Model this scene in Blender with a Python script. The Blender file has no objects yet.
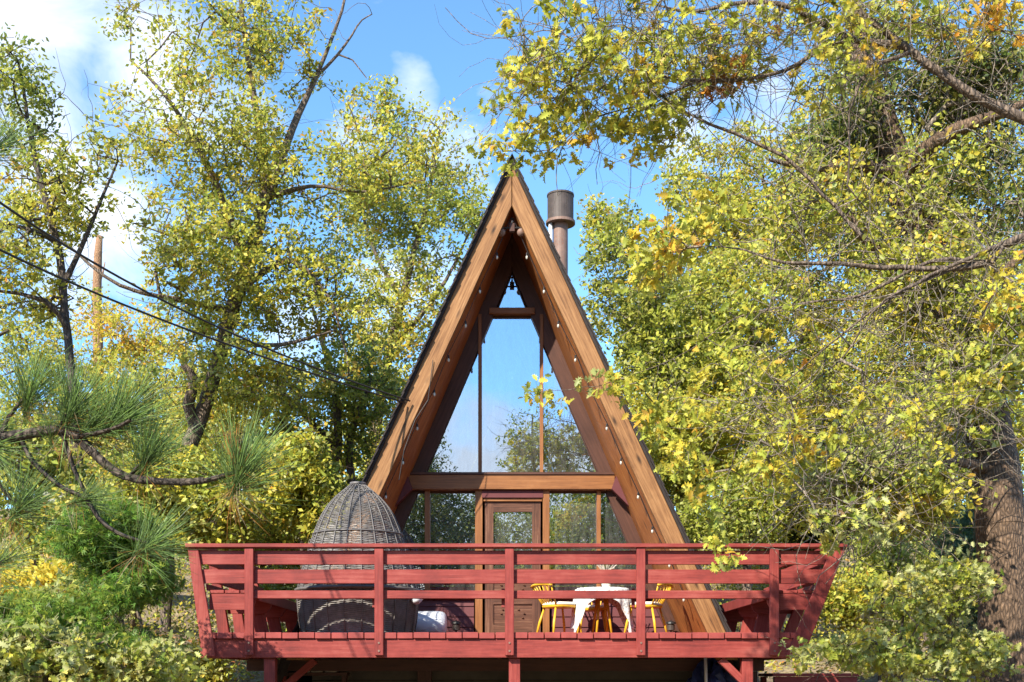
import bpy, bmesh, math, random
import numpy as np
from mathutils import Vector, Matrix

random.seed(7)
RNG = np.random.default_rng(11)
S = bpy.context.scene
COL = S.collection
F = 1175.0            # focal length in pixels (41.3 mm on 36 mm)
CZ = -0.54            # camera height relative to the deck boards (z = 0)
HY = 676.0            # picture row of the horizon (shift lens)
YF, YB, YW = 14.5, 16.1, 17.4      # deck front, barge boards, glazed wall


def P(px, py, Y):
    return Vector(((px - 512) * Y / F, Y, CZ + (HY - py) * Y / F))


# ---------------------------------------------------------------- camera, light, sky
cam = bpy.data.cameras.new('camera')
cam.sensor_width = 36
cam.lens = F / 1024 * 36
cam.shift_y = (HY - 341) / 1024
cam.clip_end = 3000
co = bpy.data.objects.new('camera', cam)
co.location = (0, 0, CZ)
co.rotation_euler = (math.pi / 2, 0, 0)
COL.objects.link(co)
S.camera = co

SUN_EL = math.radians(37)
SUN_AZ = math.radians(33)          # to the left of straight behind the camera
to_sun = Vector((-math.sin(SUN_AZ) * math.cos(SUN_EL), -math.cos(SUN_AZ) * math.cos(SUN_EL), math.sin(SUN_EL)))
sd = bpy.data.lights.new('sun', 'SUN')
sd.energy = 3.6
sd.angle = math.radians(0.55)
sd.color = (1.0, 0.91, 0.75)
so = bpy.data.objects.new('sun', sd)
so.rotation_euler = (-to_sun).to_track_quat('-Z', 'Y').to_euler()
so.location = (-20, -30, 30)
COL.objects.link(so)

W = bpy.data.worlds.new('World')
S.world = W
W.use_nodes = True
wn, wl = W.node_tree.nodes, W.node_tree.links
wn.clear()


def vmath(nodes, links, op, a, b=None, scale=None):
    n = nodes.new('ShaderNodeVectorMath')
    n.operation = op
    for i, v in enumerate((a, b)):
        if v is None:
            continue
        if hasattr(v, 'is_output'):
            links.new(v, n.inputs[i])
        else:
            n.inputs[i].default_value = v
    if scale is not None:
        n.inputs['Scale'].default_value = scale
    return n.outputs['Value'] if op in ('DOT_PRODUCT', 'LENGTH', 'DISTANCE') else n.outputs['Vector']


def fmath(nodes, links, op, a, b=None, c=None, clamp=False):
    n = nodes.new('ShaderNodeMath')
    n.operation = op
    n.use_clamp = clamp
    for i, v in enumerate((a, b, c)):
        if v is None:
            continue
        if hasattr(v, 'is_output'):
            links.new(v, n.inputs[i])
        else:
            n.inputs[i].default_value = v
    return n.outputs[0]


sky = wn.new('ShaderNodeTexSky')
sky.sky_type = 'NISHITA'
sky.sun_disc = False
sky.sun_elevation = SUN_EL
sky.sun_rotation = math.atan2(to_sun.x, to_sun.y)
sky.altitude = 1600
sky.air_density = 1.0
sky.dust_density = 0.6
sky.ozone_density = 1.6
tc = wn.new('ShaderNodeTexCoord')
dirn = vmath(wn, wl, 'NORMALIZE', tc.outputs['Generated'])
# cloud banks at chosen places of the sky, broken up by noise
spots = [((28, 55), 0.09, 1.1), ((75, 140), 0.08, 1.1), ((140, 75), 0.075, 1.05), ((110, 215), 0.075, 1.0), ((230, 120), 0.05, .7), ((418, 88), 0.024, 0.68), ((466, 155), 0.045, 0.72),
         ((497, 92), 0.026, 0.7), ((350, 140), 0.03, .5), ((400, 300), 0.05, 0.85), ((60, 290), 0.05, 0.6), ((300, 330), 0.05, 0.7), ((690, 130), 0.04, 0.6),
         ((760, 120), 0.05, 0.7), ((900, 140), 0.06, 0.6)]
acc = None
for (px, py), rad, wgt in spots:
    d = Vector((px - 512, F, HY - py)).normalized()
    dist = vmath(wn, wl, 'DISTANCE', dirn, tuple(d))
    g = fmath(wn, wl, 'DIVIDE', dist, rad)
    g = fmath(wn, wl, 'MULTIPLY', g, g)
    g = fmath(wn, wl, 'MULTIPLY', g, -1.0)
    g = fmath(wn, wl, 'EXPONENT', g)
    g = fmath(wn, wl, 'MULTIPLY', g, wgt)
    acc = g if acc is None else fmath(wn, wl, 'MAXIMUM', acc, g)
# clouds low in the sky behind the camera (they show mirrored in the panes)
sep = wn.new('ShaderNodeSeparateXYZ')
wl.new(dirn, sep.inputs[0])
back = fmath(wn, wl, 'MULTIPLY_ADD', sep.outputs['Y'], -3.0, -0.5, clamp=True)
lowb = fmath(wn, wl, 'MULTIPLY_ADD', sep.outputs['Z'], -9.5, 2.6, clamp=True)
bk = fmath(wn, wl, 'MULTIPLY', back, lowb)
bk = fmath(wn, wl, 'MULTIPLY', bk, 1.7)
acc = fmath(wn, wl, 'MAXIMUM', acc, bk)
mp = wn.new('ShaderNodeMapping')
mp.inputs['Scale'].default_value = (1.0, 1.0, 1.5)
wl.new(dirn, mp.inputs['Vector'])
nz = wn.new('ShaderNodeTexNoise')
nz.inputs['Scale'].default_value = 8.5
nz.inputs['Detail'].default_value = 7
nz.inputs['Roughness'].default_value = 0.55
nz.inputs['Distortion'].default_value = 0.35
wl.new(mp.outputs[0], nz.inputs['Vector'])
m = fmath(wn, wl, 'MULTIPLY_ADD', nz.outputs['Fac'], 2.4, -1.15)
m = fmath(wn, wl, 'ADD', m, acc)
m = fmath(wn, wl, 'MULTIPLY_ADD', m, 1.35, -0.62, clamp=True)
m = fmath(wn, wl, 'MULTIPLY', m, 0.92)
# thin veil everywhere so the blue is not flat
tint = wn.new('ShaderNodeMix')
tint.data_type = 'RGBA'
tint.blend_type = 'MULTIPLY'
tint.inputs[0].default_value = 1.0
wl.new(sky.outputs[0], tint.inputs[6])
tint.inputs[7].default_value = (0.56, 0.78, 0.86, 1)
cm = wn.new('ShaderNodeMix')
cm.data_type = 'RGBA'
wl.new(m, cm.inputs[0])
wl.new(tint.outputs[2], cm.inputs[6])
cm.inputs[7].default_value = (3.3, 3.45, 3.65, 1)
bg = wn.new('ShaderNodeBackground')
bg.inputs['Strength'].default_value = 0.15
wl.new(cm.outputs[2], bg.inputs['Color'])
wo = wn.new('ShaderNodeOutputWorld')
wl.new(bg.outputs[0], wo.inputs['Surface'])

S.view_settings.view_transform = 'Standard'
S.view_settings.look = 'None'
S.view_settings.gamma = 1
S.view_settings.exposure = 1.52
S.cycles.max_bounces = 8
S.cycles.diffuse_bounces = 5
S.cycles.glossy_bounces = 4
S.cycles.transmission_bounces = 6
S.cycles.transparent_max_bounces = 12
S.cycles.caustics_reflective = False
S.cycles.caustics_refractive = False

# ---------------------------------------------------------------- materials


def new_mat(name):
    m = bpy.data.materials.new(name)
    m.use_nodes = True
    n, l = m.node_tree.nodes, m.node_tree.links
    n.clear()
    out = n.new('ShaderNodeOutputMaterial')
    b = n.new('ShaderNodeBsdfPrincipled')
    l.new(b.outputs[0], out.inputs['Surface'])
    return m, n, l, b, out


def ramp(n, l, fac, stops):
    r = n.new('ShaderNodeValToRGB')
    el = r.color_ramp.elements
    while len(el) > 1:
        el.remove(el[-1])
    for i, (p, c) in enumerate(stops):
        e = el[0] if i == 0 else el.new(p)
        e.position = p
        e.color = (*c, 1)
    l.new(fac, r.inputs[0])
    return r.outputs[0]


def noise(n, l, vec, scale, detail=4, rough=0.55, dist=0.0):
    t = n.new('ShaderNodeTexNoise')
    t.inputs['Scale'].default_value = scale
    t.inputs['Detail'].default_value = detail
    t.inputs['Roughness'].default_value = rough
    t.inputs['Distortion'].default_value = dist
    if vec is not None:
        l.new(vec, t.inputs['Vector'])
    return t.outputs['Fac']


def bump(n, l, b, h, strength, dist=0.01):
    bp = n.new('ShaderNodeBump')
    bp.inputs['Strength'].default_value = strength
    bp.inputs['Distance'].default_value = dist
    l.new(h, bp.inputs['Height'])
    l.new(bp.outputs[0], b.inputs['Normal'])


def wood(name, stops, rough=0.6, knots=0.0, grain=1.0, spec=0.3):
    """timber: grain runs along the first axis of the stored board coordinates"""
    m, n, l, b, o = new_mat(name)
    at = n.new('ShaderNodeAttribute')
    at.attribute_name = 'grain'
    mp = n.new('ShaderNodeMapping')
    mp.inputs['Scale'].default_value = (1.3, 26, 26)
    l.new(at.outputs['Vector'], mp.inputs['Vector'])
    f1 = noise(n, l, mp.outputs[0], 1.6, 6, 0.65, 0.4)
    f2 = noise(n, l, at.outputs['Vector'], 2.2, 4, 0.6)
    mx = fmath(n, l, 'MULTIPLY_ADD', f2, 0.55, -0.27)
    fac = fmath(n, l, 'ADD', fmath(n, l, 'MULTIPLY_ADD', f1, grain, 0.5 - 0.5 * grain), mx, clamp=True)
    c = ramp(n, l, fac, stops)
    if knots:
        mk = n.new('ShaderNodeMapping')
        mk.inputs['Scale'].default_value = (2.0, 6.5, 6.5)
        l.new(at.outputs['Vector'], mk.inputs['Vector'])
        v = n.new('ShaderNodeTexVoronoi')
        v.inputs['Scale'].default_value = 1.0
        v.inputs['Randomness'].default_value = 1.0
        l.new(mk.outputs[0], v.inputs['Vector'])
        kf = fmath(n, l, 'MULTIPLY_ADD', v.outputs['Distance'], -6.0, 1.3, clamp=True)
        kf = fmath(n, l, 'MULTIPLY', kf, knots)
        mm = n.new('ShaderNodeMix')
        mm.data_type = 'RGBA'
        l.new(kf, mm.inputs[0])
        l.new(c, mm.inputs[6])
        mm.inputs[7].default_value = (stops[0][1][0] * 0.35, stops[0][1][1] * 0.35, stops[0][1][2] * 0.35, 1)
        c = mm.outputs[2]
    l.new(c, b.inputs['Base Color'])
    b.inputs['Roughness'].default_value = rough
    b.inputs['Specular IOR Level'].default_value = spec
    bump(n, l, b, f1, 0.35, 0.004)
    return m


def paint(name, c, var=0.25, rough=0.55, worn=None, scale=3.0, amount=0.62):
    m, n, l, b, o = new_mat(name)
    tcn = n.new('ShaderNodeTexCoord')
    v = tcn.outputs['Object']
    f = noise(n, l, v, scale, 6, 0.65)
    col = ramp(n, l, f, [(0.25, tuple(x * (1 - var) for x in c)), (0.75, tuple(min(1, x * (1 + var)) for x in c))])
    if worn:
        f2 = noise(n, l, v, scale * 6, 6, 0.7)
        k = fmath(n, l, 'MULTIPLY_ADD', f2, 9.0, -9.0 * amount, clamp=True)
        mm = n.new('ShaderNodeMix')
        mm.data_type = 'RGBA'
        l.new(k, mm.inputs[0])
        l.new(col, mm.inputs[6])
        mm.inputs[7].default_value = (*worn, 1)
        col = mm.outputs[2]
    l.new(col, b.inputs['Base Color'])
    b.inputs['Roughness'].default_value = rough
    b.inputs['Specular IOR Level'].default_value = 0.3
    bump(n, l, b, noise(n, l, v, 60, 3), 0.15, 0.003)
    return m


def leafmat(name, transl=0.46, rough=0.42):
    m, n, l, b, o = new_mat(name)
    at = n.new('ShaderNodeAttribute')
    at.attribute_name = 'leaf_colour'
    l.new(at.outputs['Color'], b.inputs['Base Color'])
    b.inputs['Roughness'].default_value = rough
    b.inputs['Specular IOR Level'].default_value = 0.28
    tr = n.new('ShaderNodeBsdfTranslucent')
    l.new(at.outputs['Color'], tr.inputs['Color'])
    mx = n.new('ShaderNodeMixShader')
    mx.inputs[0].default_value = transl
    l.new(b.outputs[0], mx.inputs[1])
    l.new(tr.outputs[0], mx.inputs[2])
    l.new(mx.outputs[0], o.inputs['Surface'])
    return m


def bark(name, dark, light):
    m, n, l, b, o = new_mat(name)
    tcn = n.new('ShaderNodeTexCoord')
    mp = n.new('ShaderNodeMapping')
    mp.inputs['Scale'].default_value = (9, 9, 3.0)
    l.new(tcn.outputs['Object'], mp.inputs['Vector'])
    v = n.new('ShaderNodeTexVoronoi')
    v.feature = 'DISTANCE_TO_EDGE'
    v.inputs['Scale'].default_value = 3.4
    l.new(mp.outputs[0], v.inputs['Vector'])
    f = noise(n, l, mp.outputs[0], 2.5, 6, 0.7)
    e = fmath(n, l, 'MULTIPLY', v.outputs['Distance'], 2.2, clamp=True)
    h = fmath(n, l, 'MULTIPLY', fmath(n, l, 'ADD', e, f), 0.6, clamp=True)
    l.new(ramp(n, l, h, [(0.2, dark), (0.72, light)]), b.inputs['Base Color'])
    b.inputs['Roughness'].default_value = 0.85
    bump(n, l, b, h, 0.9, 0.03)
    return m


M = {}
M['red'] = paint('red_deck_paint', (0.215, 0.036, 0.034), 0.28, 0.55, (0.13, 0.022, 0.022), 3.5, 0.60)


def paintwood(name, c, fade, dark, rough=0.55):
    m, n, l, b, o = new_mat(name)
    at = n.new('ShaderNodeAttribute')
    at.attribute_name = 'grain'
    mp = n.new('ShaderNodeMapping')
    mp.inputs['Scale'].default_value = (1.1, 22, 22)
    l.new(at.outputs['Vector'], mp.inputs['Vector'])
    g1 = noise(n, l, mp.outputs[0], 1.8, 7, 0.7, 0.3)
    g2 = noise(n, l, at.outputs['Vector'], 1.3, 5, 0.65)
    g3 = noise(n, l, at.outputs['Vector'], 24, 4, 0.75)
    f = fmath(n, l, 'ADD', fmath(n, l, 'MULTIPLY_ADD', g1, 0.9, 0.05), fmath(n, l, 'MULTIPLY_ADD', g2, 1.1, -0.55), clamp=True)
    col = ramp(n, l, f, [(0.22, dark), (0.5, c), (0.8, fade)])
    k = fmath(n, l, 'MULTIPLY_ADD', fmath(n, l, 'ADD', g3, fmath(n, l, 'MULTIPLY', g1, 0.6)), 16, -16 * 1.045, clamp=True)
    mm = n.new('ShaderNodeMix')
    mm.data_type = 'RGBA'
    l.new(fmath(n, l, 'MULTIPLY', k, 0.7), mm.inputs[0])
    l.new(col, mm.inputs[6])
    mm.inputs[7].default_value = (0.12, 0.07, 0.055, 1)
    l.new(mm.outputs[2], b.inputs['Base Color'])
    b.inputs['Roughness'].default_value = rough
    b.inputs['Specular IOR Level'].default_value = 0.3
    bump(n, l, b, g1, 0.5, 0.005)
    return m


M['red'] = paintwood('faded_red_boards', (0.235, 0.038, 0.032), (0.33, 0.085, 0.070), (0.125, 0.020, 0.019))
M['redtop'] = paint('red_worn_boards', (0.26, 0.05, 0.045), 0.3, 0.55, (0.36, 0.16, 0.13), 4.0, 0.68)
M['mauve'] = paint('dull_maroon_siding', (0.11, 0.030, 0.034), 0.15, 0.6)
M['barge'] = wood('tan_barge_timber', [(0.15, (0.085, 0.038, 0.017)), (0.42, (0.21, 0.098, 0.038)), (0.72, (0.32, 0.165, 0.068)), (0.95, (0.40, 0.25, 0.14))], 0.65, 0.95, 1.5)
M['soffit'] = wood('red_brown_soffit_timber', [(0.2, (0.13, 0.042, 0.013)), (0.55, (0.33, 0.12, 0.034)), (0.85, (0.46, 0.20, 0.06))], 0.55, 0.7, 1.2)
M['trim'] = wood('amber_window_timber', [(0.2, (0.14, 0.052, 0.018)), (0.6, (0.26, 0.11, 0.04)), (0.85, (0.36, 0.17, 0.07))], 0.45, 0.2, 1.0)
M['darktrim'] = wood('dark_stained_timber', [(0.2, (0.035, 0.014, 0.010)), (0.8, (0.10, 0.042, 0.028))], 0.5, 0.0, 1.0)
M['door'] = wood('weathered_brown_door_timber', [(0.2, (0.04, 0.016, 0.010)), (0.6, (0.115, 0.048, 0.028)), (0.9, (0.24, 0.13, 0.08))], 0.55, 0.2, 1.5)
M['inner'] = wood('interior_boards', [(0.2, (0.10, 0.05, 0.02)), (0.8, (0.26, 0.14, 0.06))], 0.6)
M['roof'] = paint('dark_shingles', (0.032, 0.026, 0.026), 0.4, 0.85, None, 8)
M['rust'] = paint('rusty_flue_metal', (0.20, 0.13, 0.105), 0.35, 0.55, (0.22, 0.08, 0.04), 6, 0.55)
M['rustdark'] = paint('sooty_cap_metal', (0.07, 0.055, 0.05), 0.4, 0.55, (0.16, 0.07, 0.045), 7, 0.60)
M['steel'] = paint('bright_metal', (0.55, 0.56, 0.58), 0.1, 0.35)
M['wicker'] = paint('grey_brown_wicker', (0.21, 0.196, 0.187), 0.4, 0.45, (0.34, 0.325, 0.31), 14, 0.56)
M['wickerframe'] = paint('pale_wicker_frame', (0.13, 0.12, 0.118), 0.3, 0.4, None, 10)
M['yellow'] = paint('yellow_gloss_paint', (0.66, 0.38, 0.03), 0.12, 0.35)
M['white'] = paint('white_plastic', (0.74, 0.78, 0.84), 0.04, 0.4)
M['cushion'] = paint('cream_cushion_cloth', (0.72, 0.68, 0.60), 0.1, 0.9)
M['cable'] = paint('black_cable', (0.03, 0.028, 0.028), 0.2, 0.6)
M['blue'] = paint('blue_tarpaulin', (0.02, 0.035, 0.13), 0.6, 0.35, (0.12, 0.18, 0.34), 5, 0.62)
M['conc'] = paint('grey_block_wall', (0.10, 0.088, 0.075), 0.25, 0.85, None, 3)
M['brick'] = paint('pale_block', (0.5, 0.45, 0.38), 0.25, 0.85, None, 6)
M['rock'] = paint('grey_boulder', (0.30, 0.28, 0.26), 0.35, 0.9, (0.16, 0.15, 0.13), 2.5, 0.55)
M['black'] = paint('black_metal', (0.02, 0.02, 0.022), 0.2, 0.4)
M['bark'] = bark('oak_bark', (0.035, 0.024, 0.018), (0.22, 0.165, 0.125))
M['barkdark'] = bark('dark_bark', (0.018, 0.013, 0.011), (0.11, 0.085, 0.068))
M['barkwarm'] = bark('warm_plated_bark', (0.03, 0.018, 0.012), (0.21, 0.135, 0.085))
M['twig'] = bark('grey_oak_bark', (0.07, 0.055, 0.042), (0.34, 0.28, 0.22))
M['snag'] = bark('bare_orange_wood', (0.16, 0.08, 0.04), (0.42, 0.25, 0.14))
M['leaf'] = leafmat('oak_leaves')
M['needle'] = leafmat('pine_needles', 0.12, 0.3)

# lamp glass: off in the photograph, plain pale glass
m, n, l, b, o = new_mat('frosted_bulb_glass')
b.inputs['Base Color'].default_value = (0.5, 0.48, 0.42, 1)
b.inputs['Roughness'].default_value = 0.15
M['bulb'] = m

# window glass: mirrors the sky, lets a little of the dark room through
m, n, l, b, o = new_mat('window_glass')
n.remove(b)
gl = n.new('ShaderNodeBsdfGlossy')
gl.inputs['Roughness'].default_value = 0.0
gl.inputs['Color'].default_value = (0.74, 0.82, 0.92, 1)
tcn = n.new('ShaderNodeTexCoord')
bp = n.new('ShaderNodeBump')
bp.inputs['Strength'].default_value = 0.03
bp.inputs['Distance'].default_value = 0.02
l.new(noise(n, l, tcn.outputs['Object'], 1.6, 2), bp.inputs['Height'])
l.new(bp.outputs[0], gl.inputs['Normal'])
tr = n.new('ShaderNodeBsdfTransparent')
tr.inputs['Color'].default_value = (0.62, 0.62, 0.62, 1)
lw = n.new('ShaderNodeLayerWeight')
lw.inputs['Blend'].default_value = 0.35
fz = fmath(n, l, 'MULTIPLY_ADD', lw.outputs['Fresnel'], 0.5, 0.50, clamp=True)
mx = n.new('ShaderNodeMixShader')
l.new(fz, mx.inputs[0])
l.new(tr.outputs[0], mx.inputs[1])
l.new(gl.outputs[0], mx.inputs[2])
dfm = n.new('ShaderNodeBsdfDiffuse')
dfm.inputs['Color'].default_value = (0.5, 0.5, 0.5, 1)
mpd = n.new('ShaderNodeMapping')
mpd.inputs['Scale'].default_value = (5.0, 1.0, 1.0)
mpd.inputs['Rotation'].default_value = (0, 0.5, 0)
l.new(tcn.outputs['Object'], mpd.inputs['Vector'])
dirt = fmath(n, l, 'MULTIPLY_ADD', noise(n, l, mpd.outputs[0], 2.2, 8, 0.75, 0.4), 0.30, -0.09, clamp=True)
mx3 = n.new('ShaderNodeMixShader')
l.new(dirt, mx3.inputs[0])
l.new(mx.outputs[0], mx3.inputs[1])
l.new(dfm.outputs[0], mx3.inputs[2])
l.new(mx3.outputs[0], o.inputs['Surface'])
M['glass'] = m

# printed tablecloth
m, n, l, b, o = new_mat('printed_white_cloth')
tcn = n.new('ShaderNodeTexCoord')
v = n.new('ShaderNodeTexVoronoi')
v.inputs['Scale'].default_value = 24
l.new(tcn.outputs['Object'], v.inputs['Vector'])
sp = fmath(n, l, 'MULTIPLY_ADD', v.outputs['Distance'], -6.0, 3.0, clamp=True)
c2 = ramp(n, l, noise(n, l, tcn.outputs['Object'], 9, 2), [(0.42, (0.05, 0.06, 0.10)), (0.58, (0.35, 0.16, 0.08))])
mm = n.new('ShaderNodeMix')
mm.data_type = 'RGBA'
l.new(fmath(n, l, 'MULTIPLY', sp, 0.5), mm.inputs[0])
mm.inputs[6].default_value = (0.78, 0.77, 0.76, 1)
l.new(c2, mm.inputs[7])
l.new(mm.outputs[2], b.inputs['Base Color'])
b.inputs['Roughness'].default_value = 0.9
M['cloth'] = m

# ground: dry soil, leaf litter
m, n, l, b, o = new_mat('dry_earth_with_litter')
tcn = n.new('ShaderNodeTexCoord')
v = tcn.outputs['Object']
f1 = noise(n, l, v, 0.5, 8, 0.7)
c1 = ramp(n, l, f1, [(0.3, (0.12, 0.088, 0.055)), (0.55, (0.26, 0.20, 0.135)), (0.75, (0.38, 0.32, 0.24))])
vz = n.new('ShaderNodeTexVoronoi')
vz.inputs['Scale'].default_value = 14
l.new(v, vz.inputs['Vector'])
c2 = ramp(n, l, vz.outputs['Color'], [(0.2, (0.16, 0.10, 0.04)), (0.5, (0.34, 0.27, 0.08)), (0.8, (0.45, 0.36, 0.22))])
k = fmath(n, l, 'MULTIPLY_ADD', noise(n, l, v, 2.0, 6, 0.7), 5, -2.4, clamp=True)
mm = n.new('ShaderNodeMix')
mm.data_type = 'RGBA'
l.new(k, mm.inputs[0])
l.new(c1, mm.inputs[6])
l.new(c2, mm.inputs[7])
l.new(mm.outputs[2], b.inputs['Base Color'])
b.inputs['Roughness'].default_value = 0.95
bump(n, l, b, noise(n, l, v, 9, 8, 0.7), 0.8, 0.08)
M['ground'] = m

# ---------------------------------------------------------------- mesh building


class MB:
    def __init__(s, origin=(0, 0, 0)):
        s.v, s.f, s.g, s.o = [], [], [], Vector(origin)

    def _add(s, vs, fs, axis=None):
        b = len(s.v)
        a = Vector(axis).normalized() if axis is not None else Vector((1, 0, 0))
        u = a.cross(Vector((0, 1, 0)))
        if u.length < 0.1:
            u = a.cross(Vector((0, 0, 1)))
        u.normalize()
        w = a.cross(u)
        off = Vector((random.uniform(0, 40), random.uniform(0, 9), random.uniform(0, 9)))
        for p in vs:
            p = Vector(p)
            s.v.append(p)
            s.g.append(Vector((p.dot(a), p.dot(u), p.dot(w))) + off)
        s.f += [tuple(b + i for i in q) for q in fs]
        return s

    def box(s, x0, x1, y0, y1, z0, z1, axis=None):
        if axis is None:
            d = (abs(x1 - x0), abs(y1 - y0), abs(z1 - z0))
            axis = [(1, 0, 0), (0, 1, 0), (0, 0, 1)][d.index(max(d))]
        vs = [(x, y, z) for x in (x0, x1) for y in (y0, y1) for z in (z0, z1)]
        return s._add(vs, [(0, 1, 3, 2), (4, 6, 7, 5), (0, 4, 5, 1), (2, 3, 7, 6), (0, 2, 6, 4), (1, 5, 7, 3)], axis)

    def prism(s, poly, y0, y1, axis=None):
        """poly in (x, z), extruded from y0 to y1"""
        n = len(poly)
        vs = [(x, y0, z) for x, z in poly] + [(x, y1, z) for x, z in poly]
        fs = [tuple(range(n)), tuple(range(2 * n - 1, n - 1, -1))]
        fs += [(i, i + n, (i + 1) % n + n, (i + 1) % n) for i in range(n)]
        return s._add(vs, fs, axis)

    def hexa(s, a, b, axis=None):
        """solid between two quads a and b (each four points)"""
        vs = list(a) + list(b)
        return s._add(vs, [(0, 1, 2, 3), (7, 6, 5, 4), (0, 4, 5, 1), (1, 5, 6, 2), (2, 6, 7, 3), (3, 7, 4, 0)], axis)

    def beam(s, a, b, w, h, up=(0, 0, 1)):
        a, b = Vector(a), Vector(b)
        d = (b - a).normalized()
        r = d.cross(Vector(up))
        if r.length < 1e-4:
            r = d.cross(Vector((0, 1, 0)))
        r.normalize()
        u = r.cross(d)
        q = lambda p: [p + r * sx * w / 2 + u * sz * h / 2 for sx, sz in ((-1, -1), (1, -1), (1, 1), (-1, 1))]
        return s.hexa(q(a), q(b), d)

    def tube(s, pts, rad, n=8, cap=True):
        pts = [Vector(p) for p in pts]
        if not hasattr(rad, '__len__'):
            rad = [rad] * len(pts)
        vs, fs = [], []
        t0 = (pts[1] - pts[0]).normalized()
        r = t0.orthogonal().normalized()
        for i, p in enumerate(pts):
            t = (pts[min(i + 1, len(pts) - 1)] - pts[max(i - 1, 0)]).normalized()
            r = (r - t * r.dot(t))
            r = r.normalized() if r.length > 1e-5 else t.orthogonal().normalized()
            u = t.cross(r)
            for k in range(n):
                a = 2 * math.pi * k / n
                vs.append(p + (r * math.cos(a) + u * math.sin(a)) * rad[i])
        for i in range(len(pts) - 1):
            for k in range(n):
                fs.append((i * n + k, i * n + (k + 1) % n, (i + 1) * n + (k + 1) % n, (i + 1) * n + k))
        if cap:
            fs.append(tuple(range(n - 1, -1, -1)))
            fs.append(tuple((len(pts) - 1) * n + k for k in range(n)))
        return s._add(vs, fs, t0)

    def lathe(s, prof, c=(0, 0, 0), n=32):
        c = Vector(c)
        vs, fs = [], []
        for r, z in prof:
            for k in range(n):
                a = 2 * math.pi * k / n
                vs.append(c + Vector((r * math.cos(a), r * math.sin(a), z)))
        for i in range(len(prof) - 1):
            for k in range(n):
                fs.append((i * n + k, i * n + (k + 1) % n, (i + 1) * n + (k + 1) % n, (i + 1) * n + k))
        if prof[0][0] > 1e-4:
            fs.append(tuple(range(n - 1, -1, -1)))
        if prof[-1][0] > 1e-4:
            fs.append(tuple((len(prof) - 1) * n + k for k in range(n)))
        return s._add(vs, fs, (0, 0, 1))

    def build(s, name, mat, parent=None, smooth=False, bevel=0.0, origin=None):
        org = Vector(origin) if origin is not None else (wloc(parent) if parent else Vector((0, 0, 0)))
        me = bpy.data.meshes.new(name)
        me.from_pydata([tuple(p - org) for p in s.v], [], s.f)
        a = me.attributes.new('grain', 'FLOAT_VECTOR', 'POINT')
        a.data.foreach_set('vector', [c for g in s.g for c in g])
        bm = bmesh.new()
        bm.from_mesh(me)
        bmesh.ops.recalc_face_normals(bm, faces=bm.faces)
        bm.to_mesh(me)
        bm.free()
        me.materials.append(mat)
        if smooth:
            me.polygons.foreach_set('use_smooth', [True] * len(me.polygons))
        ob = bpy.data.objects.new(name, me)
        COL.objects.link(ob)
        if parent:
            ob.parent = parent
        else:
            ob.location = org
        if bevel:
            bv = ob.modifiers.new('edge', 'BEVEL')
            bv.width = bevel
            bv.segments = 1
            bv.limit_method = 'ANGLE'
        return ob


LOC = {}


def wloc(o):
    while o.parent:
        o = o.parent
    return LOC.get(o.name, Vector(o.location))


def tag(o, label=None, cat=None, group=None, kind=None):
    if label:
        o['label'] = label
    if cat:
        o['category'] = cat
    if group:
        o['group'] = group
    if kind:
        o['kind'] = kind
    return o


def thing(name, label, cat, loc=(0, 0, 0), group=None):
    o = bpy.data.objects.new(name, None)
    o.empty_display_size = 0.2
    COL.objects.link(o)
    o.location = loc
    LOC[o.name] = Vector(loc)
    return tag(o, label, cat, group)


def dup(root, loc, rz, label, group=None):
    r = root.copy()
    COL.objects.link(r)
    r.location = loc
    r.rotation_euler = (0, 0, rz)
    r['label'] = label
    if group:
        r['group'] = group
    for ch in list(root.children):
        c = ch.copy()
        COL.objects.link(c)
        c.parent = r
        for g in ch.children:
            d = g.copy()
            COL.objects.link(d)
            d.parent = c
    return r


# ---------------------------------------------------------------- ground


def smooth(a, b, x):
    t = np.clip((x - a) / (b - a), 0, 1)
    return t * t * (3 - 2 * t)


def gz(x, y):
    """height of the ground"""
    x = np.asarray(x, float)
    y = np.asarray(y, float)
    z = -2.12 + 1.75 * smooth(13.5, 20.5, y) + 2.5 * smooth(20, 34, y) + 4.5 * smooth(32, 55, y) + 8 * smooth(52, 120, y)
    z = z + 0.5 * smooth(3.5, 8, -x) * smooth(14, 20, y) + 0.15 * np.sin(x * 0.9 + y * 0.37) + 0.06 * np.sin(x * 2.3 - y * 1.7)
    z = z + 12.0 * smooth(24, 62, -y)  # hill raised behind the camera so the low panes mirror less sky
    inside = (np.abs(x) < 3.2) & (y > 15.8) & (y < 27.2)
    return np.where(inside, np.minimum(z, -0.75), z)


def grid_coords(lo, hi, near_lo, near_hi, fine, n_out):
    a = np.arange(near_lo, near_hi + fine / 2, fine)
    lft = near_lo - np.geomspace(fine, near_lo - lo, n_out)[::-1]
    rgt = near_hi + np.geomspace(fine, hi - near_hi, n_out)
    return np.concatenate([lft, a, rgt])


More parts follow.
